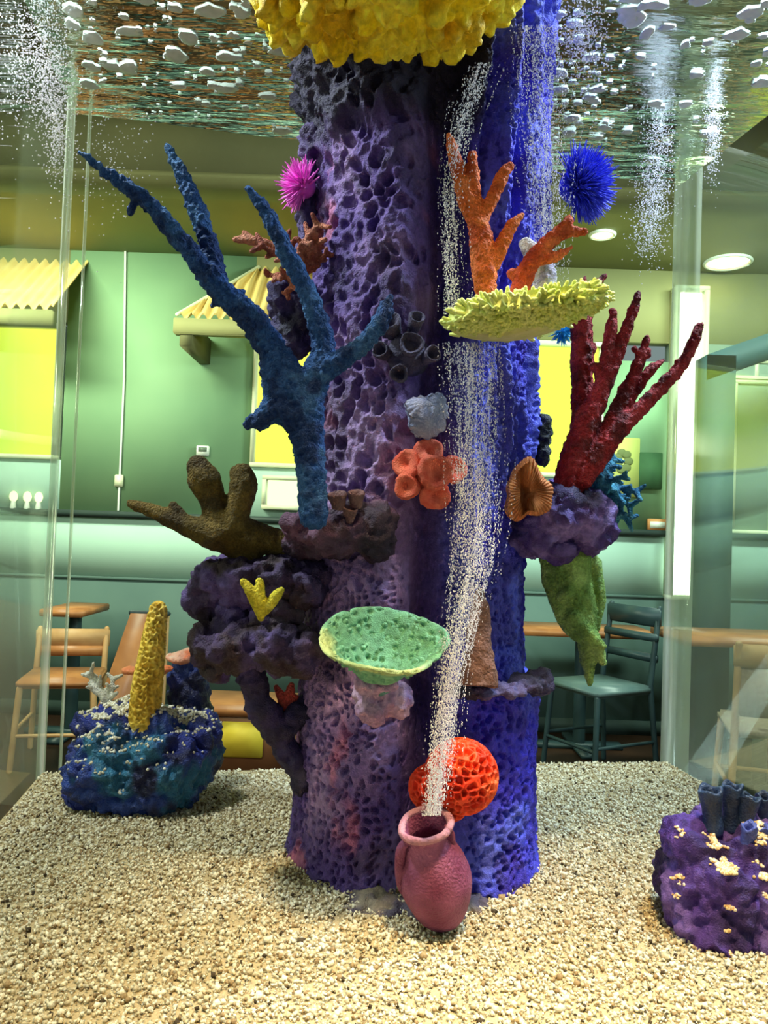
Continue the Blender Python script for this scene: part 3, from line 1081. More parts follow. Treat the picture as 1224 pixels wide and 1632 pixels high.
def coral(name, label, cat, lines, cols, seed, vox=0.003, a1=0.0025, s1=60, a2=0.0012, s2=260, rough=0.7, group=None, bump=1.0, scale=30, spec=0.25):
    v, f = branch_mesh(lines, vox, seed, a1, s1, a2, s2)
    m_ = mat(name + '_skin', (0, 0, 0), scale=200, rough=rough, paint=True, bump=bump, bscale=300, spec=spec)
    b_ = np.array([*P(*lines[0][0][:3])])
    o_ = put(name, v, f, m_, base=b_, attr=paint_mix(v, cols, seed, scale))
    return tag(o_, label, cat, group)


BLUE = [(44, 86, 156), (66, 112, 178), (30, 58, 118)]
coral('blue_staghorn_coral', 'big blue branching staghorn coral on the dark ledge', 'coral', [
    L(1.13, (500, 822, 24), (496, 760, 23), (490, 700, 26), (489, 655, 30)),
    L(1.13, (489, 655, 28), (462, 605, 26), (430, 552, 24), (398, 505, 22, -.01), (345, 455, 19, -.02), (292, 388, 15, -.03), (242, 330, 13, -.04), (205, 300, 12, -.05), (165, 270, 8, -.06), (127, 243, 4, -.07)),
    L(1.12, (350, 462, 17, -.01), (336, 400, 15, 0), (312, 330, 14, .01), (288, 275, 11, .02), (267, 234, 6, .03)),
    L(1.13, (489, 650, 26), (503, 600, 25), (516, 555, 20), (502, 500, 17, -.01), (477, 440, 15, -.02), (450, 390, 14, -.03), (425, 340, 11, -.03), (393, 297, 5, -.03)),
    L(1.13, (505, 600, 20, 0), (545, 572, 16, -.02), (582, 545, 15, -.03), (606, 515, 14, -.04), (617, 488, 10, -.04), (620, 476, 6, -.04)),
    L(1.13, (480, 665, 28), (445, 650, 26), (415, 668, 17), (396, 675, 9)),
    L(1.13, (430, 555, 18), (438, 600, 24), (450, 640, 26), (475, 670, 26)),
    L(1.09, (215, 310, 8), (214, 325, 7), (206, 338, 5)), L(1.085, (208, 300, 7), (206, 288, 5)), L(1.09, (232, 318, 7), (234, 308, 5)),
    L(1.11, (318, 352, 6), (324, 344, 4)), L(1.12, (380, 478, 8), (388, 466, 5)), L(1.12, (345, 480, 7), (338, 488, 4)),
], BLUE, 200, 0.0024, 0.0035, 90, 0.0040, 190)

RED = [(146, 30, 42), (172, 52, 62), (96, 24, 34)]
coral('red_finger_coral', 'tall dark red branching coral on the purple outcrop', 'coral', [
    L(1.27, (905, 775, 24), (918, 722, 23), (936, 672, 21), (954, 632, 16), (966, 602, 14), (985, 560, 11), (1000, 520, 9), (1012, 486, 8), (1017, 468, 5)),
    L(1.27, (966, 600, 13), (968, 560, 11), (974, 520, 9), (977, 497, 6)),
    L(1.27, (960, 612, 10), (952, 588, 9), (946, 584, 7)),
    L(1.30, (915, 760, 18), (924, 690, 16), (928, 620, 17), (927, 550, 18), (928, 500, 15), (934, 470, 10), (950, 452, 7), (964, 440, 4)),
    L(1.30, (935, 570, 8), (945, 556, 7), (946, 550, 5)), L(1.30, (930, 480, 9), (930, 455, 8), (932, 445, 5)),
    L(1.28, (915, 772, 22), (945, 725, 20), (972, 685, 18), (990, 642, 14), (1006, 605, 11), (1021, 570, 9), (1031, 538, 5)),
    L(1.28, (1018, 575, 7), (1030, 566, 7), (1034, 558, 4)), L(1.28, (1020, 565, 7), (1012, 556, 5)),
    L(1.29, (985, 668, 10), (1010, 628, 9), (1035, 592, 9), (1048, 580, 6), (1057, 574, 3)),
    L(1.26, (930, 762, 18), (980, 692, 16), (1020, 652, 12), (1056, 615, 11), (1086, 580, 10), (1106, 545, 9), (1115, 520, 7)),
    L(1.26, (1090, 572, 7), (1102, 565, 6), (1104, 558, 4)), L(1.26, (1070, 598, 6), (1080, 602, 5)), L(1.26, (1042, 628, 6), (1040, 618, 4)),
    L(1.27, (928, 690, 12), (924, 665, 11), (925, 655, 8)), L(1.30, (940, 748, 12), (965, 715, 10), (975, 700, 7)),
], RED, 210, 0.0024, 0.0025, 80, 0.0028, 190)

ORG = [(226, 106, 50), (240, 130, 72), (196, 80, 36)]
coral('orange_finger_coral', 'upright bright orange coral with four forked arms above the plate', 'coral', [
    L(1.14, (774, 478, 15), (772, 435, 20), (768, 395, 20), (762, 355, 17), (745, 322, 15), (733, 282, 13), (722, 242, 10), (715, 218, 5)),
    L(1.14, (764, 350, 14), (757, 310, 10), (753, 270, 10), (753, 247, 7)),
    L(1.14, (764, 355, 14), (785, 315, 11), (800, 282, 11), (813, 264, 7)),
    L(1.14, (776, 430, 15), (798, 395, 12), (813, 362, 10), (832, 342, 5)),
], ORG, 220, 0.0022, 0.0022, 70, 0.0024, 200)
coral('orange_finger_coral', 'short rust orange coral leaning toward the blue anemone', 'coral', [
    L(1.17, (822, 480, 14), (835, 440, 16), (856, 405, 14), (880, 382, 13), (904, 370, 10), (930, 370, 6)),
    L(1.17, (880, 382, 12), (900, 362, 11), (908, 352, 8)),
    L(1.17, (858, 415, 10), (888, 408, 8), (912, 394, 4)), L(1.17, (830, 450, 10), (816, 436, 8)), L(1.17, (836, 462, 9), (843, 464, 7)),
], [(214, 84, 44), (232, 110, 70), (180, 62, 34)], 225, 0.0022, 0.0022, 70, 0.0024, 200)
coral('white_cone_coral', 'pale grey white cone shaped coral behind the rust orange coral', 'coral', [
    L(1.205, (868, 488, 20), (866, 440, 20), (852, 408, 17), (838, 388, 10))], [(214, 204, 212), (236, 230, 236), (170, 160, 186)], 228, 0.0026, 0.003, 60, 0.001, 200)
coral('brown_paddle_coral', 'olive brown coral with paddle shaped fingers above the outcrop', 'coral', [
    L(1.27, (470, 870, 18), (430, 862, 24), (390, 856, 32), (360, 850, 34)),
    L(1.26, (360, 850, 32), (345, 820, 24), (338, 795, 22), (325, 762, 27), (316, 745, 20)),
    L(1.26, (365, 845, 30), (378, 810, 22), (388, 775, 24), (386, 757, 20)),
    L(1.25, (345, 852, 28), (300, 838, 18), (262, 822, 14), (230, 810, 11), (208, 802, 7)),
    L(1.25, (296, 836, 13), (282, 815, 10), (276, 806, 7)),
    L(1.27, (380, 870, 24), (400, 880, 20)),
], [(92, 74, 30), (116, 94, 44), (70, 54, 26)], 230, 0.003, 0.003, 60, 0.001, 250)
coral('yellow_leaf_coral', 'small bright yellow three lobed coral on the dark outcrop', 'coral', [
    L(1.19, (416, 985, 6), (408, 960, 9), (398, 940, 9), (388, 928, 6)), L(1.19, (416, 982, 6), (415, 955, 9), (414, 928, 7)), L(1.19, (420, 980, 5), (430, 964, 9), (440, 950, 9), (448, 940, 6))],
    [(232, 216, 66), (240, 228, 100), (204, 186, 48)], 235, 0.002, 0.0012, 110, 0.001, 350)
coral('pink_red_coral', 'small coral pink branched coral between the strut and column', 'coral', [
    L(1.33, (455, 1145, 9), (452, 1122, 8), (446, 1105, 7), (440, 1095, 4)), L(1.33, (455, 1130, 9), (462, 1105, 8), (464, 1092, 5)), L(1.33, (450, 1140, 9), (441, 1132, 8), (437, 1122, 4)), L(1.33, (458, 1125, 7), (472, 1112, 6))],
    [(226, 92, 84), (240, 124, 112), (196, 70, 70)], 238, 0.0022, 0.0015, 110, 0.001, 300)


def bushy(seed, root, dirs, d0, n, ln, rad, jit=0.6):
    """random twiggy coral in photograph pixels: stems from root along dirs, each with side twigs"""
    rs_ = random.Random(seed)
    out = []
    for (dx, dy, s) in dirs:
        x, y = root
        dd = d0
        pts = [(x, y, dd, rad)]
        ang = math.atan2(dy, dx)
        for k in range(n):
            ang += rs_.uniform(-0.3, 0.3)
            x += math.cos(ang) * ln * s
            y += math.sin(ang) * ln * s
            dd += rs_.uniform(-0.012, 0.010)
            pts.append((x, y, dd, rad * (1 - 0.55 * (k + 1) / n)))
            for q in (-1, 1):
                if rs_.random() < 0.85:
                    a2 = ang + q * rs_.uniform(0.6, 1.1)
                    l2 = ln * s * rs_.uniform(0.6, 1.1)
                    e = (x + math.cos(a2) * l2, y + math.sin(a2) * l2, dd - rs_.uniform(-0.01, 0.02), rad * 0.42)
                    out.append([(x, y, dd, rad * 0.6), ((x + e[0]) / 2, (y + e[1]) / 2, (dd + e[2]) / 2, rad * 0.52), e])
        out.append(pts)
    return out


coral('salmon_coral', 'dusty salmon branching coral behind the blue staghorn tip', 'coral',
      bushy(5, (480, 440), [(-0.1, -1, 1.0), (0.25, -1, 0.9), (-0.45, -0.8, 0.9), (0.1, -1, 0.6), (-0.9, 0.1, .6), (0.5, -0.9, .6), (-0.25, -1, 0.75), (-0.7, -0.4, .5), (-0.2, 0.5, .4)], 1.30, 4, 22, 9) + [L(1.31, (475, 420, 9), (440, 395, 8), (405, 384, 8), (375, 382, 5)), L(1.31, (410, 386, 6), (396, 376, 5), (389, 370, 4))],
      [(186, 104, 84), (206, 132, 112), (150, 76, 66)], 240, 0.0028, 0.0015, 80, 0.001, 250)
coral('teal_twig_coral', 'teal blue twiggy coral at the right of the outcrop', 'coral',
      bushy(11, (935, 775), [(1, 0.0, 1.05), (1, 0.5, 1.1), (0.9, -0.5, 0.8), (0.8, 0.75, 0.75), (1, 0.25, .8), (0.6, -0.6, .7), (1, -0.2, .8), (0.9, 0.35, 1.0)], 1.30, 4, 19, 8.5),
      [(50, 130, 168), (90, 164, 190), (34, 100, 142)], 245, 0.0026, 0.0012, 90, 0.001, 250)
GRN = [(132, 166, 88), (154, 186, 108), (104, 140, 70)]
coral('green_hanging_sponge', 'mossy green leafy sponge hanging under the purple outcrop', 'sponge', [
    L(1.34, (905, 885, 38), (905, 915, 38), (918, 955, 30), (928, 990, 24), (934, 1020, 16), (938, 1055, 12), (940, 1090, 5)),
    L(1.33, (868, 895, 10), (878, 925, 14), (892, 965, 13), (902, 990, 11), (920, 1010, 13)),
    L(1.35, (946, 898, 12), (952, 930, 12), (953, 965, 12), (945, 1000, 12)),
    L(1.32, (915, 985, 16), (935, 1010, 14), (952, 1024, 9), (962, 1030, 5)), L(1.33, (945, 1015, 12), (955, 1040, 10), (962, 1055, 6)),
    L(1.31, (896, 950, 8), (906, 940, 9), (905, 915, 9)),
], GRN, 250, 0.0028, 0.005, 45, 0.0012, 250)


# yellow crust coral on top
v, f = rock([(470, 10, 1.12, 46, 32, 80), (540, 10, 1.07, 60, 32, 100), (620, 8, 1.05, 70, 36, 110), (700, 10, 1.06, 64, 36, 100), (770, -10, 1.10, 48, 30, 80), (445, -24, 1.14, 30, 24, 60), (620, -32, 1.18, 190, 60, 110), (800, -17, 1.13, 25, 22, 40), (640, -82, 1.2, 170, 50, 110)], 0.0036, 0.010, 18, 0.0, 40, 300)
me_t = mesh_np('tmp', v, f)
v, f, nrm = mesh_arrays(me_t)
bpy.data.meshes.remove(me_t)
g1, g2 = worley(v * 36 + 0.3 * np.stack([vn(v * 30, 1), vn(v * 30, 2), vn(v * 30, 3)], 1), 301)
v = v + nrm * (0.022 * sstep(0.75, 0.1, g1) - 0.004 + 0.018 * fbm(v * 60, 4, 302, 0.6))[:, None]
o = put('yellow_crust_coral', v, f, mat('yellow_crust_coral_skin', (0, 0, 0), scale=100, rough=0.6, paint=True, bump=0.4, bscale=500), base=P(620, 95, 1.1), attr=paint_mix(v, [(248, 214, 24), (255, 232, 70), (224, 178, 18)], 303, 20))
tag(o, 'lumpy bright yellow coral crowning the rock column', 'coral')


# lathe helper
def frame(axis, ref=(0.13, 0.2, 0.97)):
    a = np.asarray(axis, float)
    a /= np.linalg.norm(a)
    u = np.cross(ref, a)
    if np.linalg.norm(u) < 0.2:
        u = np.cross((1, 0, 0), a)
    u /= np.linalg.norm(u)
    return u, np.cross(a, u), a


def lathe(prof, c, axis, seg=48, wob=None, ell=1.0):
    """prof (n,2): radius, height along axis"""
    prof = np.asarray(prof, float)
    u, w_, a = frame(axis)
    an = np.linspace(0, 2 * np.pi, seg, endpoint=False)
    A, I = np.meshgrid(an, np.arange(len(prof)), indexing='ij')
    rr = prof[I.ravel(), 0]
    hh = prof[I.ravel(), 1]
    A = A.ravel()
    if wob is not None:
        rr, hh = wob(A, rr, hh)
    v_ = np.asarray(c) + rr[:, None] * (np.cos(A)[:, None] * u + ell * np.sin(A)[:, None] * w_) + hh[:, None] * a
    return v_, grid_faces(seg, len(prof), wrap_u=True)


def normals_of(v, f):
    me = mesh_np('tmp', v, f)
    out = mesh_arrays(me)[2]
    bpy.data.meshes.remove(me)
    return out


# green cup sponge
c0 = P(606, 1078, 1.12)
ax = np.array(P(622, 1000, 1.085)) - c0
k = 1.09 / FPX
prof = [(0.0, 0), (20 * k, 1 * k), (36 * k, 8 * k), (48 * k, 26 * k), (66 * k, 50 * k), (86 * k, 70 * k), (100 * k, 82 * k), (102 * k, 85 * k), (99 * k, 88 * k), (92 * k, 85 * k), (76 * k, 66 * k), (58 * k, 44 * k), (38 * k, 24 * k), (18 * k, 14 * k), (0.0, 12 * k)]
prof = catmull(np.array([[p_[0], p_[1], 0] for p_ in prof]), 0.0022)[:, :2]


def wob(A, rr, hh):
    return rr * (1 + 0.05 * np.sin(2 * A + 0.5) + 0.02 * np.sin(5 * A)), hh * (1 + 0.05 * np.sin(3 * A + 1.0))


ax = np.array([0.05, -0.40, 0.91])
prof = prof * np.array([1.0, 0.86])
v, f = lathe(prof, c0, ax, 150, wob)
nrm = normals_of(v, f)
g1, g2 = worley(v * 75, 310)
v2 = v - nrm * (0.0070 * sstep(0.42, 0.16, g1) + 0.0016 * fbm(v * 60, 3, 311))[:, None]
sponge = thing('cup_sponge', 'green dimpled cup shaped sponge on the column front', 'sponge', c0)
put('cup', v2, f, mat('cup_sponge_skin', (0, 0, 0), scale=100, rough=0.65, paint=True, bump=0.4, bscale=500), sponge, attr=paint_mix(v, [(104, 160, 130), (124, 174, 142), (172, 184, 126)], 312, 9))
v, f = sweep(np.array([[*P(606, 1094, 1.135), 0.018], [*(c0 + np.array([0, 0.012, -0.010])), 0.020], [*(c0 + np.array([0, 0.004, -0.012])), 0.018]]), 20)
put('stalk', v, f, mat('cup_stalk_skin', (86, 140, 130), (110, 120, 140), 40, 0.7, 0.5), sponge)

# brown cone
v, f = lathe(np.array([(0.0, 0.0), (30, 0), (29, 15), (24, 55), (19, 95), (14, 130), (8, 155), (0.1, 160)]) * (1.15 / FPX), P(762, 1093, 1.17), (0.0, 0.12, 1), 40)
v, f, nrm = remesh(v, f, 0.0025, 1)
v = v + nrm * (0.006 * fbm(v * 40, 4, 320))[:, None]
o = put('brown_cone_coral', v, f, mat('brown_cone_skin', (128, 92, 84), (96, 66, 58), 40, 0.8, 0.5), base=P(762, 1093, 1.17))
tag(o, 'rough brown cone shaped coral standing on the column shelf', 'coral')

# red honeycomb ball
v, f = join([ball(P(735, 1237, 1.14), np.array([60, 60, 60]) * 1.14 / FPX, 5), ball(P(688, 1255, 1.15), np.array([38, 36, 38]) * 1.15 / FPX, 5), ball(P(715, 1275, 1.14), np.array([36, 24, 36]) * 1.14 / FPX, 5)])
v, f, nrm = remesh(v, f, 0.0015, 3)
g1, g2 = worley(v * 82, 330)
v = v - nrm * (0.0095 * sstep(0.06, 0.34, g2 - g1))[:, None]
o = put('honeycomb_coral', v, f, mat('honeycomb_skin', (0, 0, 0), scale=100, rough=0.55, paint=True), base=P(720, 1298, 1.16), attr=paint_mix(v, [(226, 62, 24), (236, 92, 44), (206, 48, 20)], 331, 16))
tag(o, 'bright red orange honeycomb ball coral above the jug', 'coral')

# jug
jb, jt = P(706, 1466, 1.125), P(678, 1312, 1.085)
axis = np.array(jt) - jb
H = np.linalg.norm(axis)
k = 1.105 / FPX
pr = [(0.0, 0), (26 * k, 0.0), (44 * k, H * .14), (56 * k, H * .34), (57 * k, H * .48), (50 * k, H * .64), (38 * k, H * .78), (32 * k, H * .86), (33 * k, H * .92), (38 * k, H * .98), (40 * k, H * 1.0), (35 * k, H * 1.0), (29 * k, H * .92), (27 * k, H * .84), (34 * k, H * .74), (40 * k, H * .6), (0.0, H * .5)]
pr = catmull(np.array([[a, b_, 0] for a, b_ in pr]), 0.004)[:, :2]
v, f = lathe(pr, jb, axis, 72)
nrm = normals_of(v, f)
v = v + nrm * (0.0016 * fbm(v * 40, 4, 340))[:, None]
jug = thing('jug', 'dusky maroon clay jug bubbling at the foot of the column', 'jug', jb)
M['clay'] = mat('dusky_clay', (104, 36, 70), (148, 82, 118), 16, 0.6, 0.5, 260)
put('body', v, f, M['clay'], jug)
u_, w_, a_ = frame(axis)
ring = np.array([jb + a_ * H * 0.985 + 39 * k * (math.cos(t_) * u_ + math.sin(t_) * w_) for t_ in np.linspace(0, 2 * math.pi, 41)])
v, f = sweep(np.hstack([ring, np.full((41, 1), 0.0052)]), 10, False)
v = v + 0.0016 * np.stack([vn(v * 70, 341), vn(v * 70, 342), vn(v * 70, 343)], 1)
put('rim', v, f, mat('dusty_rim_clay', (176, 126, 142), (150, 96, 116), 40, 0.7, 0.4), jug)
for hp in ([(652, 1340, 1.085, 6), (640, 1352, 1.085, 8), (638, 1385, 1.095, 9), (642, 1415, 1.105, 8), (656, 1428, 1.105, 7)], [(712, 1318, 1.085, 5), (719, 1330, 1.085, 6), (720, 1350, 1.095, 6)]):
    v, f = sweep(catmull(np.array([[*P(a, b_, c), d * c / FPX] for a, b_, c, d in hp]), 0.004), 12)
    put('handle', v, f, M['clay'], jug)

# plate coral with studs
pc = P(840, 522, 1.12)
an = np.linspace(0, 2 * np.pi, 120, endpoint=False)
rad = np.linspace(0.02, 1, 26)
A, Rr = np.meshgrid(an, rad, indexing='ij')
A, Rr = A.ravel(), Rr.ravel()
kx, ky = 124 * 1.12 / FPX, 0.105


def plate_pt(A, Rr, dz=0.0):
    x = kx * Rr * np.cos(A) * (1 + 0.04 * np.sin(3 * A))
    y = ky * Rr * np.sin(A)
    z = 0.018 * Rr ** 2.2 * (0.6 + 0.5 * np.cos(A) ** 2) + 0.13 * x + 0.10 * np.maximum(x, 0) ** 1.0 * np.abs(np.cos(A)) + dz
    return np.stack([pc[0] + x, pc[1] + y, pc[2] + z], 1)


top_ = plate_pt(A, Rr, 0.012)
bot_ = plate_pt(A, Rr * 0.97, -0.004)
fp = grid_faces(120, 26, True)
plate = thing('plate_coral', 'pale yellow plate coral studded with short knobs under the orange coral', 'coral', pc)
rim_a = np.arange(120) * 26 + 25
fr_ = np.stack([rim_a, np.roll(rim_a, -1), np.roll(rim_a, -1) + len(top_), rim_a + len(top_)], 1)
M['plate'] = mat('plate_coral_skin', (222, 222, 150), (204, 210, 110), 30, 0.65, 0.3)
put('plate', np.vstack([top_, bot_]), np.vstack([fp[:, ::-1], fp + len(top_), fr_]).astype(np.int32), M['plate'], plate)
studs = []
cols_ = []
for k_ in range(900):
    a = rng.uniform(0, 2 * np.pi)
    q = math.sqrt(rng.uniform(0.12, 1))
    p0 = plate_pt(np.array([a]), np.array([q]), 0.010)[0]
    d_ = np.array([0.5 * math.cos(a) * q, 0.6 * math.sin(a) * q, 0.9]) + rng.normal(0, 0.15, 3)
    if q > 0.93:
        d_ = np.array([math.cos(a), math.sin(a), 0.25]) + rng.normal(0, 0.25, 3)
        p0 = plate_pt(np.array([a]), np.array([0.99]), rng.uniform(-0.004, 0.010))[0]
    d_ /= np.linalg.norm(d_)
    l_ = rng.uniform(0.008, 0.014)
    studs.append(sweep(np.array([[*(p0 - d_ * 0.003), 0.0034], [*(p0 + d_ * l_ * 0.6), 0.0032], [*(p0 + d_ * l_), 0.0024]]), 5))
for k_ in range(900):
    a = rng.uniform(np.pi, 2 * np.pi)
    p0 = plate_pt(np.array([a]), np.array([rng.uniform(0.3, 0.985)]), -0.004)[0]
    d_ = np.array([math.cos(a) * 0.6, math.sin(a) * 0.9, -0.35]) + rng.normal(0, 0.25, 3)
    d_ /= np.linalg.norm(d_)
    l_ = rng.uniform(0.006, 0.011)
    studs.append(sweep(np.array([[*(p0 - d_ * 0.003), 0.0036], [*(p0 + d_ * l_ * 0.6), 0.0034], [*(p0 + d_ * l_), 0.0026]]), 5))
v, f = join(studs)
o = put('knobs', v, f, mat('plate_knob_skin', (226, 230, 150), (206, 218, 110), 24, 0.6), plate)
o['kind'] = 'stuff'


# anemones
def anemone(name, label, c, dirv, R_, n_, ln, rad, cols, spread=1.0, core=0.45):
    t_ = thing(name, label, 'anemone', c)
    m1 = mat(name + '_tentacle', cols[0], cols[1], 60, 0.5)
    v_, f_ = ball(c, R_ * core, 3)
    put('body', v_, f_, m1, t_)
    dv = np.asarray(dirv, float)
    dv /= np.linalg.norm(dv)
    sp = []
    for q in range(n_):
        d_ = rng.normal(size=3)
        d_ /= np.linalg.norm(d_)
        if np.dot(d_, dv) < -0.15:
            d_ = -d_
        d_ = d_ + dv * 0.15 * rng.uniform()
        d_ /= np.linalg.norm(d_)
        s_ = np.asarray(c) + d_ * R_ * core * 0.9
        l_ = ln * rng.uniform(0.75, 1.1)
        b_ = rng.normal(0, 0.12, 3) * l_
        sp.append(sweep(np.array([[*s_, rad], [*(s_ + d_ * l_ * 0.5 + b_ * 0.4), rad * 0.85], [*(s_ + d_ * l_ + b_), rad * 0.35]]), 5))
    v_, f_ = join(sp)
    o_ = put('tentacles', v_, f_, m1, t_)
    o_['kind'] = 'stuff'
    return t_


anemone('pink_anemone', 'vivid pink spiky anemone at the column edge', P(486, 298, 1.36), (-1, -0.6, 0.1), 0.042, 170, 0.030, 0.0022, ((236, 84, 214), (248, 130, 232)))
anemone('blue_anemone', 'fuzzy bright blue anemone on the upper column edge', P(918, 298, 1.40), (0.9, -0.6, 0.1), 0.068, 900, 0.040, 0.0017, ((54, 60, 214), (92, 104, 240)))
anemone('cyan_anemone', 'tiny cyan anemone peeking below the plate coral', P(895, 528, 1.36), (0.4, -0.6, -0.8), 0.022, 120, 0.014, 0.0013, ((30, 160, 226), (60, 190, 240)))

# red cup polyps
def cup(parent, c, axis, R_, H_, m_, seed, name='cup', deep=True, ell=1.0):
    pr_ = np.array([(0.0, 0.0), (0.5, 0.0), (0.7, 0.35), (0.92, 0.7), (1.0, 0.86), (0.96, 0.98), (0.8, 1.05), (0.55, 1.0), (0.34, 0.93), (0.16, 0.84), (0.0, 0.80)]) if not deep else np.array([(0.0, 0.0), (0.60, 0.0), (0.75, 0.35), (0.92, 0.75), (1.0, 0.93), (0.98, 1.03), (0.86, 1.05), (0.62, 0.92), (0.34, 0.70), (0.14, 0.55), (0.0, 0.5)])
    pr_ = pr_ * np.array([R_, H_])
    pr_ = catmull(np.array([[a, b_, 0] for a, b_ in pr_]), R_ * 0.08)[:, :2]
    v_, f_ = lathe(pr_, c, axis, 40, lambda A, rr, hh: (rr * (1 + 0.06 * np.sin(3 * A + seed) + 0.025 * np.sin(26 * A)), hh), ell)
    v_ = v_ + 0.0012 * np.stack([fbm(v_ * 110, 2, seed), fbm(v_ * 110, 2, seed + 1), fbm(v_ * 110, 2, seed + 2)], 1)
    return put(name, v_, f_, m_, parent)


cl_ = thing('red_cup_coral', 'cluster of salmon red button cups on the column front', 'coral', S(682, 760, 0.0))
M['redcup'] = mat('red_cup_skin', (220, 84, 66), (236, 120, 96), 60, 0.6, 0.5, 500)
for q, (px, py, r_, dx, dz) in enumerate(((659, 744, 19, -0.55, 0.1), (682, 733, 19, 0.0, 0.5), (690, 757, 23, 0.05, 0.05), (711, 752, 18, 0.5, 0.1), (657, 773, 17, -0.4, -0.2), (690, 782, 20, 0.1, -0.35))):
    off = 0.028 if q == 2 else 0.014
    c_ = S(px, py, -0.025)
    cup(cl_, c_, (dx * 0.8, -0.9, dz * 0.8), r_ * 1.3 * 1.17 / FPX, off + 0.016, M['redcup'], 400 + q, deep=False)
v, f = sweep(np.array([[*S(684, 760, -0.125), 0.03], [*S(684, 760, -0.07), 0.028], [*S(684, 760, -0.015), 0.026]]), 20)
put('base', v, f, M['redcup'], cl_)

# dark barnacle cups
cl_ = thing('barnacle_cluster', 'cluster of dark hollow barnacle cups on the shaded column front', 'barnacle', S(645, 570, 0.0))
M['barn'] = mat('dark_barnacle', (58, 52, 78), (84, 76, 104), 40, 0.7, 0.5, 300)
for q, (px, py, r_, dx, dz) in enumerate(((630, 542, 19, -0.3, 0.6), (655, 536, 13, 0.2, 0.6), (650, 565, 20, 0.1, 0.2), (622, 570, 14, -0.4, 0.1), (672, 575, 14, 0.4, 0.1), (640, 595, 15, -0.1, -0.2))):
    cup(cl_, S(px, py, -0.025), (dx, -0.9, dz), r_ * 1.18 / FPX, 0.04, M['barn'], 420 + q)
v, f = sweep(np.array([[*S(645, 568, -0.125), 0.04], [*S(645, 568, -0.07), 0.04], [*S(645, 568, -0.025), 0.034]]), 20)
v = v + 0.008 * np.stack([fbm(v * 45, 3, 450), fbm(v * 45, 3, 451), fbm(v * 45, 3, 452)], 1)
put('base', v, f, M['barn'], cl_)

# barnacles on the ledge beside the blue coral foot
cl_ = thing('barnacle_cluster', 'brownish barnacle cups on the ledge beside the blue coral foot', 'barnacle', P(548, 812, 1.16))
M['barn2'] = mat('brown_barnacle', (92, 62, 74), (124, 92, 96), 40, 0.7, 0.5, 300)
for q, (px, py, r_) in enumerate(((540, 800, 16), (568, 798, 14), (556, 822, 12))):
    cup(cl_, P(px, py + 10, 1.16), (0.1 * (q - 1), -0.35, 0.9), r_ * 1.15 / FPX, 0.022, M['barn2'], 430 + q)

# grey blue petal coral
cl_ = thing('petal_coral', 'grey blue coral of overlapping rounded petals on the column', 'coral', S(682, 662, 0.0))
M['petal'] = mat('petal_coral_skin', (128, 134, 178), (164, 166, 200), 50, 0.65, 0.5, 400)


def petal(parent, px, py, rx, ry, tilt, az, m_, seed, off=0.0, name='petal'):
    """rounded shell-like flap with a wavy rim, facing the camera"""
    c_ = S(px, py, off)
    k_ = depth_of(c_) / FPX
    an_ = np.linspace(0, 2 * np.pi, 56, endpoint=False)
    rd = np.linspace(0.02, 1, 12)
    A_, R_ = np.meshgrid(an_, rd, indexing='ij')
    A_, R_ = A_.ravel(), R_.ravel()
    w__ = 1 + 0.05 * np.sin(5 * A_ + seed) + 0.03 * np.sin(11 * A_ + 2 * seed)
    x = rx * k_ * R_ * np.cos(A_) * w__
    z = ry * k_ * R_ * np.sin(A_) * w__
    y = 0.013 * R_ ** 2 + 0.0022 * np.sin(14 * A_) * R_ ** 3
    p_ = np.stack([x, y, z], 1)
    Rm = np.array((Matrix.Rotation(az, 3, 'Z') @ Matrix.Rotation(tilt, 3, 'X')))
    back = p_ + np.array([0, 0.006, 0])
    p_, back = p_ @ Rm.T + c_, back @ Rm.T + c_
    f_ = grid_faces(56, 12, True)
    ra = np.arange(56) * 12 + 11
    rf = np.stack([ra, np.roll(ra, -1), np.roll(ra, -1) + len(p_), ra + len(p_)], 1)
    ra0 = np.arange(56) * 12
    return put(name, np.vstack([p_, back]), [np.vstack([f_, f_[:, ::-1] + len(p_), rf[:, ::-1]]).astype(np.int32), ra0[None, ::-1].astype(np.int32), (ra0 + len(p_))[None].astype(np.int32)], m_, parent)


petal(cl_, 678, 642, 30, 24, -0.5, 0.2, M['petal'], 1, 0.022)
petal(cl_, 704, 655, 24, 30, 0.1, 0.6, M['petal'], 2, 0.014)
petal(cl_, 684, 675, 30, 28, 0.35, 0.1, M['petal'], 3, 0.026)
petal(cl_, 660, 668, 20, 28, 0.1, -0.6, M['petal'], 4, 0.016)
v, f = sweep(np.array([[*S(682, 660, -0.125), 0.028], [*S(682, 660, -0.06), 0.028], [*S(682, 660, 0.0), 0.022]]), 20)
put('base', v, f, M['petal'], cl_)

# tan ruffled coral: folded fan with radial flutes
c_ = P(842, 784, 1.20)
nA, nR = 360, 40
an = np.linspace(0, 2 * np.pi, nA, endpoint=False)
rd = np.linspace(0.0, 1, nR)
A, Rr = np.meshgrid(an, rd, indexing='ij')
A, Rr = A.ravel(), Rr.ravel()
k = 1.2 / FPX
outl = 1 + 0.16 * np.cos(A * 3 + 0.7) + 0.07 * np.sin(5 * A) + 0.03 * np.sin(9 * A)
x = 36 * k * Rr * np.cos(A) * outl
z = 46 * k * Rr * np.sin(A) * outl
dome = -0.036 * np.sin(np.clip(Rr, 0, 1) * np.pi * 0.75) + 0.016
y = dome + 0.010 * np.sin(3 * A + 1) * Rr ** 2 + 0.0058 * np.abs(np.sin(A * 24)) * sstep(0.12, 0.5, Rr) + 0.024 * np.exp(-((x + 0.006 + 0.15 * z) / 0.007) ** 2) * (Rr < 0.8)
p_ = np.stack([c_[0] + x, c_[1] + y, c_[2] + z], 1)
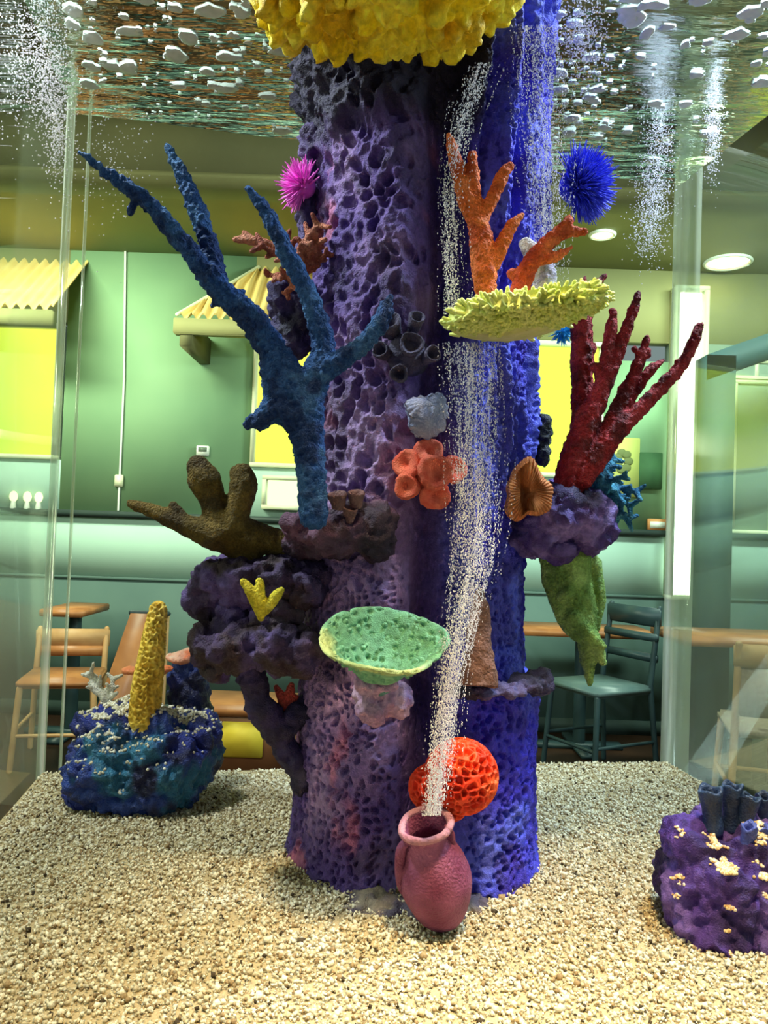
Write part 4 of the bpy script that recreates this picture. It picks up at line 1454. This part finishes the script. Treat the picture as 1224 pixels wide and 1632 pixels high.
back = np.stack([c_[0] + x * 0.95, c_[1] + 0.03 + 0 * y, c_[2] + z * 0.95], 1)
f = grid_faces(nA, nR, True)
ra = np.arange(nA) * nR + nR - 1
rf = np.stack([ra, np.roll(ra, -1), np.roll(ra, -1) + len(p_), ra + len(p_)], 1)
v = np.vstack([p_, back])
o = put('ruffled_coral', v, [np.vstack([f, f[:, ::-1] + len(p_), rf[:, ::-1]]).astype(np.int32)], mat('ruffled_tan_skin', (208, 142, 92), (186, 112, 66), 40, 0.7, 0.3), base=c_)
tag(o, 'tan fluted ruffled coral beside the purple outcrop', 'coral')

# ------------------------------------------------------------------ blue rock on the left with its corals
BR_ = [(40, 66, 150), (46, 112, 150), (34, 48, 140), (22, 26, 74)]
lr = thing('blue_rock', 'rugged deep blue rock at the back of the tank', 'rock', P(230, 1290, 1.55))
M['wetrock'] = mat('glossy_blue_rock', (0, 0, 0), scale=90, rough=0.4, paint=True, bump=0.6, bscale=320, spec=0.5)
blue_body = rock_part('body', [(190, 1215, 1.58, 72, 75, 75), (250, 1210, 1.58, 80, 68, 80), (300, 1205, 1.60, 46, 60, 60), (165, 1165, 1.57, 42, 28, 50), (320, 1165, 1.59, 26, 24, 36), (220, 1255, 1.56, 95, 36, 60), (235, 1150, 1.58, 70, 26, 60), (150, 1250, 1.58, 30, 44, 40)], BR_, 500, 0.0036, lr, None, 0.022, 17, 0.010, 60, 0.006, 40, M['wetrock'], 16)
rock_part('pillar', [(297, 1075, 1.68, 30, 34, 34), (300, 1110, 1.68, 32, 40, 36), (305, 1140, 1.67, 32, 30, 36)], BR_, 510, 0.004, lr, None, 0.012, 20, 0.005, 60, 0.003, 50, M['wetrock'], 12)
v, f = rock([(292, 1047, 1.68, 30, 7, 32), (300, 1044, 1.68, 24, 9, 26)], 0.0035, 0.005, 40, 0.002, 90, 515)
o = put('rusty_cap', v, f, mat('rusty_cap_skin', (206, 108, 72), (226, 188, 170), 30, 0.7, 0.4), lr)
o['label'] = 'rust orange cap'


def pebbles(name, target, spots, n_, r_, cols):
    """grains dropped onto a rock below pixel spots (px, py, depth, half width px, half depth m)"""
    from mathutils.bvhtree import BVHTree
    off_ = np.array(target.parent.location)
    me_ = target.data
    bv = BVHTree.FromPolygons([Vector(np.array(q.co[:]) + off_) for q in me_.vertices], [tuple(q.vertices) for q in me_.polygons])
    vs, cs = [], []
    vv_, ff_ = ico(1)
    for (px, py, d, hw, hd, w_) in spots:
        c_ = P(px, py, d)
        for q in range(int(n_ * w_)):
            g = rng.normal(0, 0.5, 2)
            hit = bv.ray_cast(Vector((c_[0] + g[0] * hw * d / FPX, c_[1] + g[1] * hd, 2.2)), Vector((0, 0, -1)))
            if hit[0] is None or hit[1].z < 0.62:
                continue
            vs.append((vv_ * r_ * rng.uniform(0.5, 1.3, 3) + np.array(hit[0]) + np.array([0, 0, r_ * 0.35]), [ff_]))
            cs.append(np.repeat(lin(cols[rng.integers(len(cols))])[None] * rng.uniform(0.85, 1.1), len(vv_), 0))
    v_, f_ = join(vs)
    return put(name, v_, f_, M['sand'], smooth=False, attr=np.vstack(cs))


SG = [(232, 226, 208), (216, 206, 180), (240, 236, 226), (190, 180, 156)]
o = pebbles('gravel', blue_body, [(170, 1140, 1.55, 45, 0.06, 0.25), (230, 1128, 1.56, 70, 0.07, 0.5), (290, 1128, 1.58, 50, 0.05, 0.25)], 3400, 0.0030, SG)
tag(o, 'pale gravel scattered over the top of the blue rock', None, kind='stuff')

# yellow tube coral
ln = [L(1.53, (230, 1145, 25), (234, 1100, 25), (241, 1050, 22), (248, 1000, 18), (252, 972, 15))]
pa = np.array([[*P(a, b_, c), d * c / FPX] for a, b_, c, d in ln[0]])
v, f = sweep(catmull(pa, 0.006), 24)
v, f, nrm = remesh(v, f, 0.0024, 3)
g1, g2 = worley(v * 95 + 0.35 * np.stack([vn(v * 60, 1), vn(v * 60, 2), vn(v * 60, 3)], 1), 520)
v = v - nrm * (0.0075 * sstep(0.08, 0.36, g2 - g1))[:, None]
o = put('yellow_tube_coral', v, f, mat('yellow_tube_skin', (0, 0, 0), scale=100, rough=0.6, paint=True), base=P(230, 1150, 1.53), attr=paint_mix(v, [(236, 200, 82), (244, 214, 110), (214, 172, 60)], 521, 20))
tag(o, 'mustard yellow pillar coral with maze ridges on the blue rock', 'coral')
coral('white_twig_coral', 'small white branched coral on the left of the blue rock', 'coral',
      bushy(21, (170, 1130), [(0, -1, 1), (-0.25, -1, 1.1), (0.3, -1, .9)], 1.60, 3, 18, 7), [(226, 220, 206), (240, 236, 228)], 525, 0.003, 0.001, 80, 0.0, 100)
o = put('orange_cap_coral', *rock([(212, 1068, 1.62, 16, 5, 20), (262, 1066, 1.62, 14, 5, 18), (236, 1071, 1.63, 30, 5, 16)], 0.0028, 0.004, 50, 0.0, 80, 530), mat('orange_cap_skin', (214, 112, 70), (228, 146, 100), 30, 0.6, 0.3), base=P(236, 1090, 1.62))
tag(o, 'flat orange shelf coral behind the mustard pillar coral', 'coral')
v, f = sweep(np.array([[*P(236, 1140, 1.63), 0.014], [*P(236, 1072, 1.63), 0.010]]), 10)
put('stem', v, f, bpy.data.materials['orange_cap_skin'], o)

# ------------------------------------------------------------------ purple rock on the right with tubes
rr_ = thing('purple_rock', 'knobbly purple rock in the corner nearest the glass', 'rock', P(1180, 1510, 1.1))
purple_body = rock_part('body', [(1130, 1420, 1.16, 78, 90, 90), (1190, 1400, 1.18, 90, 100, 100), (1260, 1410, 1.2, 80, 95, 100), (1110, 1350, 1.17, 48, 40, 60), (1180, 1330, 1.2, 70, 44, 70), (1120, 1470, 1.14, 56, 44, 60), (1210, 1470, 1.14, 90, 46, 60), (1250, 1330, 1.22, 70, 44, 70)],
          [(74, 46, 130), (110, 84, 164), (46, 26, 84)], 540, 0.0036, rr_, None, 0.020, 20, 0.006, 70, 0.004, 50)
M['tube'] = mat('midnight_tube_skin', (26, 38, 66), (40, 62, 104), 30, 0.45, 0.4, 300, 0.5)
M['tube2'] = mat('indigo_tube_skin', (58, 66, 140), (76, 90, 170), 30, 0.5, 0.4, 300, 0.5)
for q, (px, py0, py1, d, r_, lean, lab, m_) in enumerate((
        (1136, 1312, 1258, 1.16, 17, -4, 'leftmost midnight blue tube sponge on the purple rock', 'tube'),
        (1164, 1308, 1252, 1.17, 15, 3, 'tallest midnight blue tube sponge on the purple rock', 'tube'),
        (1186, 1305, 1270, 1.16, 14, 10, 'leaning midnight blue tube sponge on the purple rock', 'tube'),
        (1215, 1300, 1268, 1.18, 13, 4, 'blue tube sponge at the picture edge on the purple rock', 'tube'),
        (1190, 1335, 1315, 1.13, 12, 4, 'short indigo cup on the near slope of the purple rock', 'tube2'),
        (1214, 1338, 1318, 1.14, 11, 0, 'short indigo cup at the picture edge of the purple rock', 'tube2'))):
    b_ = P(px, py0 + 14, d)
    tp = P(px + lean, py1, d - 0.005)
    ax_ = np.array(tp) - b_
    hh = np.linalg.norm(ax_)
    k = d / FPX
    pr_ = np.array([(0.0, 0), (r_ * k * 0.9, 0), (r_ * k * 0.85, hh * .4), (r_ * k, hh * .85), (r_ * k * 1.08, hh), (r_ * k * 0.85, hh * 1.02), (r_ * k * 0.62, hh * .9), (r_ * k * 0.5, hh * .5), (0.0, hh * .45)])
    pr_ = catmull(np.array([[a, c, 0] for a, c in pr_]), 0.003)[:, :2]
    v, f = lathe(pr_, b_, ax_, 36, lambda A, rr, hh_: (rr * (1 + 0.04 * np.sin(2 * A + q)), hh_ + 0.003 * np.sin(3 * A + q) * (hh_ > hh * .8)))
    v = v + 0.002 * np.stack([fbm(v * 60, 2, 550), fbm(v * 60, 2, 551), fbm(v * 60, 2, 552)], 1)
    o = put('tube_sponge', v, f, M[m_], base=b_)
    tag(o, lab, 'sponge', 'tube sponges on the purple rock')
TG = [(236, 206, 160), (226, 186, 130), (244, 226, 200), (206, 160, 108)]
o = pebbles('gravel', purple_body, [(1146, 1318, 1.12, 12, 0.03, .25), (1160, 1322, 1.10, 14, 0.02, .15), (1205, 1300, 1.14, 14, 0.02, .25), (1222, 1338, 1.1, 12, 0.015, .15), (1080, 1358, 1.13, 8, 0.012, .1), (1168, 1352, 1.08, 10, 0.012, .1)], 2400, 0.0024, TG)
tag(o, 'tan gravel scattered over the top of the purple rock', None, kind='stuff')

# ------------------------------------------------------------------ bubbles and foam
m, nt, b = new_mat('air_bubble')
b.inputs['Base Color'].default_value = (0.94, 0.91, 1.0, 1)
b.inputs['Roughness'].default_value = 0.15
b.inputs['Specular IOR Level'].default_value = 0.6
M['bubble'] = m
_t = nt.nodes.new('ShaderNodeBsdfTransparent')
_m = nt.nodes.new('ShaderNodeMixShader')
_m.inputs[0].default_value = 0.62
nt.links.new(_t.outputs[0], _m.inputs[1])
nt.links.new(b.outputs[0], _m.inputs[2])
nt.links.new(_m.outputs[0], nt.nodes['Material Output'].inputs[0])


def bubbles(label, pts, rmin, rmax, stretch=1.3):
    pts = np.asarray(pts)
    v0, f0 = octv, octf
    n_ = len(pts)
    s_ = rng.uniform(rmin, rmax, (n_, 1, 1)) * np.array([1, 1, stretch])
    v_ = v0[None] * s_ + pts[:, None]
    f_ = f0[None] + len(v0) * np.arange(n_)[:, None, None]
    o_ = put('bubble_stream', v_.reshape(-1, 3), f_.reshape(-1, 3), M['bubble'])
    return tag(o_, label, None, kind='stuff')


def stream(keys, n_, strands=26):
    """keys: (py, px, half width px, depth); bubbles rise in wavering strands"""
    keys = np.array(sorted(keys), float)
    out = []
    off = rng.normal(0, 0.5, strands)
    dep = rng.uniform(-0.02, 0.02, strands)
    ph = rng.uniform(0, 6, strands)
    for q in range(n_):
        s_ = rng.integers(strands)
        y = rng.uniform(keys[0, 0], keys[-1, 0])
        x = np.interp(y, keys[:, 0], keys[:, 1])
        hw = np.interp(y, keys[:, 0], keys[:, 2])
        d = np.interp(y, keys[:, 0], keys[:, 3])
        # gaps along a strand
        if math.sin(y * 0.06 + ph[s_] * 3) + math.sin(y * 0.021 + ph[s_]) < -0.5 and rng.random() < 0.7:
            continue
        xx = x + hw * (off[s_] + 0.22 * math.sin(y * 0.015 + ph[s_])) + rng.normal(0, 0.9)
        out.append(P(xx, y, d + dep[s_] * 0.6 + rng.normal(0, 0.003)))
    return out


bubbles('white bubble stream rising from the jug over the column', stream([(1300, 688, 14, 1.04), (1200, 702, 22, 1.05), (1100, 715, 24, 1.07), (1000, 735, 28, 1.08), (900, 755, 34, 1.09), (800, 758, 38, 1.10), (700, 757, 44, 1.10), (545, 758, 50, 1.11)], 24000, 150), 0.00025, 0.0007, 2.4)
bubbles('white bubble stream rising beside the orange coral', stream([(500, 722, 18, 1.13), (400, 718, 18, 1.13), (300, 716, 20, 1.13), (180, 740, 24, 1.12), (100, 770, 24, 1.12)], 5200, 70), 0.00025, 0.0007, 2.4)
bubbles('white bubbles washing over the upper blue side of the column', stream([(480, 870, 20, 1.22), (350, 872, 30, 1.22), (200, 870, 44, 1.21), (40, 860, 50, 1.20)], 12000, 130), 0.00025, 0.0007, 2.4)


def cloud(spec, n_):
    out = []
    for (px, py, sx, sy, d, sd, w_) in spec:
        for q in range(int(n_ * w_)):
            out.append(P(px + rng.normal(0, sx), py + rng.normal(0, sy), d + rng.normal(0, sd)))
    return [p__ for p__ in out if p__[2] < ZWAT - 0.004]


bubbles('warm lit bubble cloud churning at the rear tank corner', cloud([(60, 60, 28, 60, 1.42, 0.03, 0.42), (80, 140, 18, 45, 1.44, 0.03, 0.3), (92, 215, 9, 40, 1.5, 0.02, 0.14), (160, 250, 45, 55, 1.5, 0.05, 0.10), (30, 120, 30, 50, 1.42, 0.03, 0.1)], 3600), 0.0008, 0.0020, 1.0)
bubbles('pale bubble plume rising in front of the rear right seam', cloud([(1052, 200, 12, 45, 1.75, 0.02, 0.4), (1042, 310, 14, 40, 1.75, 0.02, 0.45), (1030, 370, 14, 25, 1.75, 0.02, 0.15)], 3200), 0.0009, 0.0018, 1.0)
bubbles('pale bubble line rising along the right tank seam', cloud([(1138, 60, 5, 50, 1.6, 0.01, 0.4), (1136, 180, 7, 50, 1.7, 0.01, 0.6)], 2200), 0.0009, 0.0018, 1.0)
bubbles('white bubble spray beside the upper column', cloud([(930, 50, 22, 40, 1.35, 0.03, 1.0)], 1100), 0.0009, 0.0020, 1.2)

# foam patches on the surface
fo = []
NF = 340
for q in range(NF):
    if q < 190:
        px, py = rng.uniform(110, 520), rng.uniform(-40, 225)
    elif q < 290:
        px, py = rng.uniform(880, 1230), rng.uniform(-40, 260)
    else:
        px, py = rng.uniform(880, 1000), rng.uniform(60, 230)
    c_ = G(px, py, ZWAT - 0.003)
    if c_[1] > 2.05 or c_[1] < 0.6:
        continue
    uvw = c_ - BL
    u__, v__ = np.dot(uvw, TU), np.dot(uvw, TV)
    if not (0.03 < u__ < TL - 0.03 and 0.03 < v__ < TL - 0.03):
        continue
    s_ = 0.003 + 0.015 * rng.random() ** 4
    vv_, ff_ = ico(2)
    wv = 1 + 0.75 * fbm(vv_ * np.array([1.8, 1.8, 0.2]) + q * 3.1, 3, 600)
    fo.append((vv_ * wv[:, None] * np.array([s_ * rng.uniform(1.0, 1.9), s_ * rng.uniform(0.9, 1.5), s_ * 0.03 + 0.0005]) + c_, [ff_]))
v, f = join(fo)
o = put('foam', v, f, mat('white_foam', (232, 236, 232), (214, 222, 216), 60, 0.5))
tag(o, 'white foam flecks floating on the water surface', None, kind='stuff')
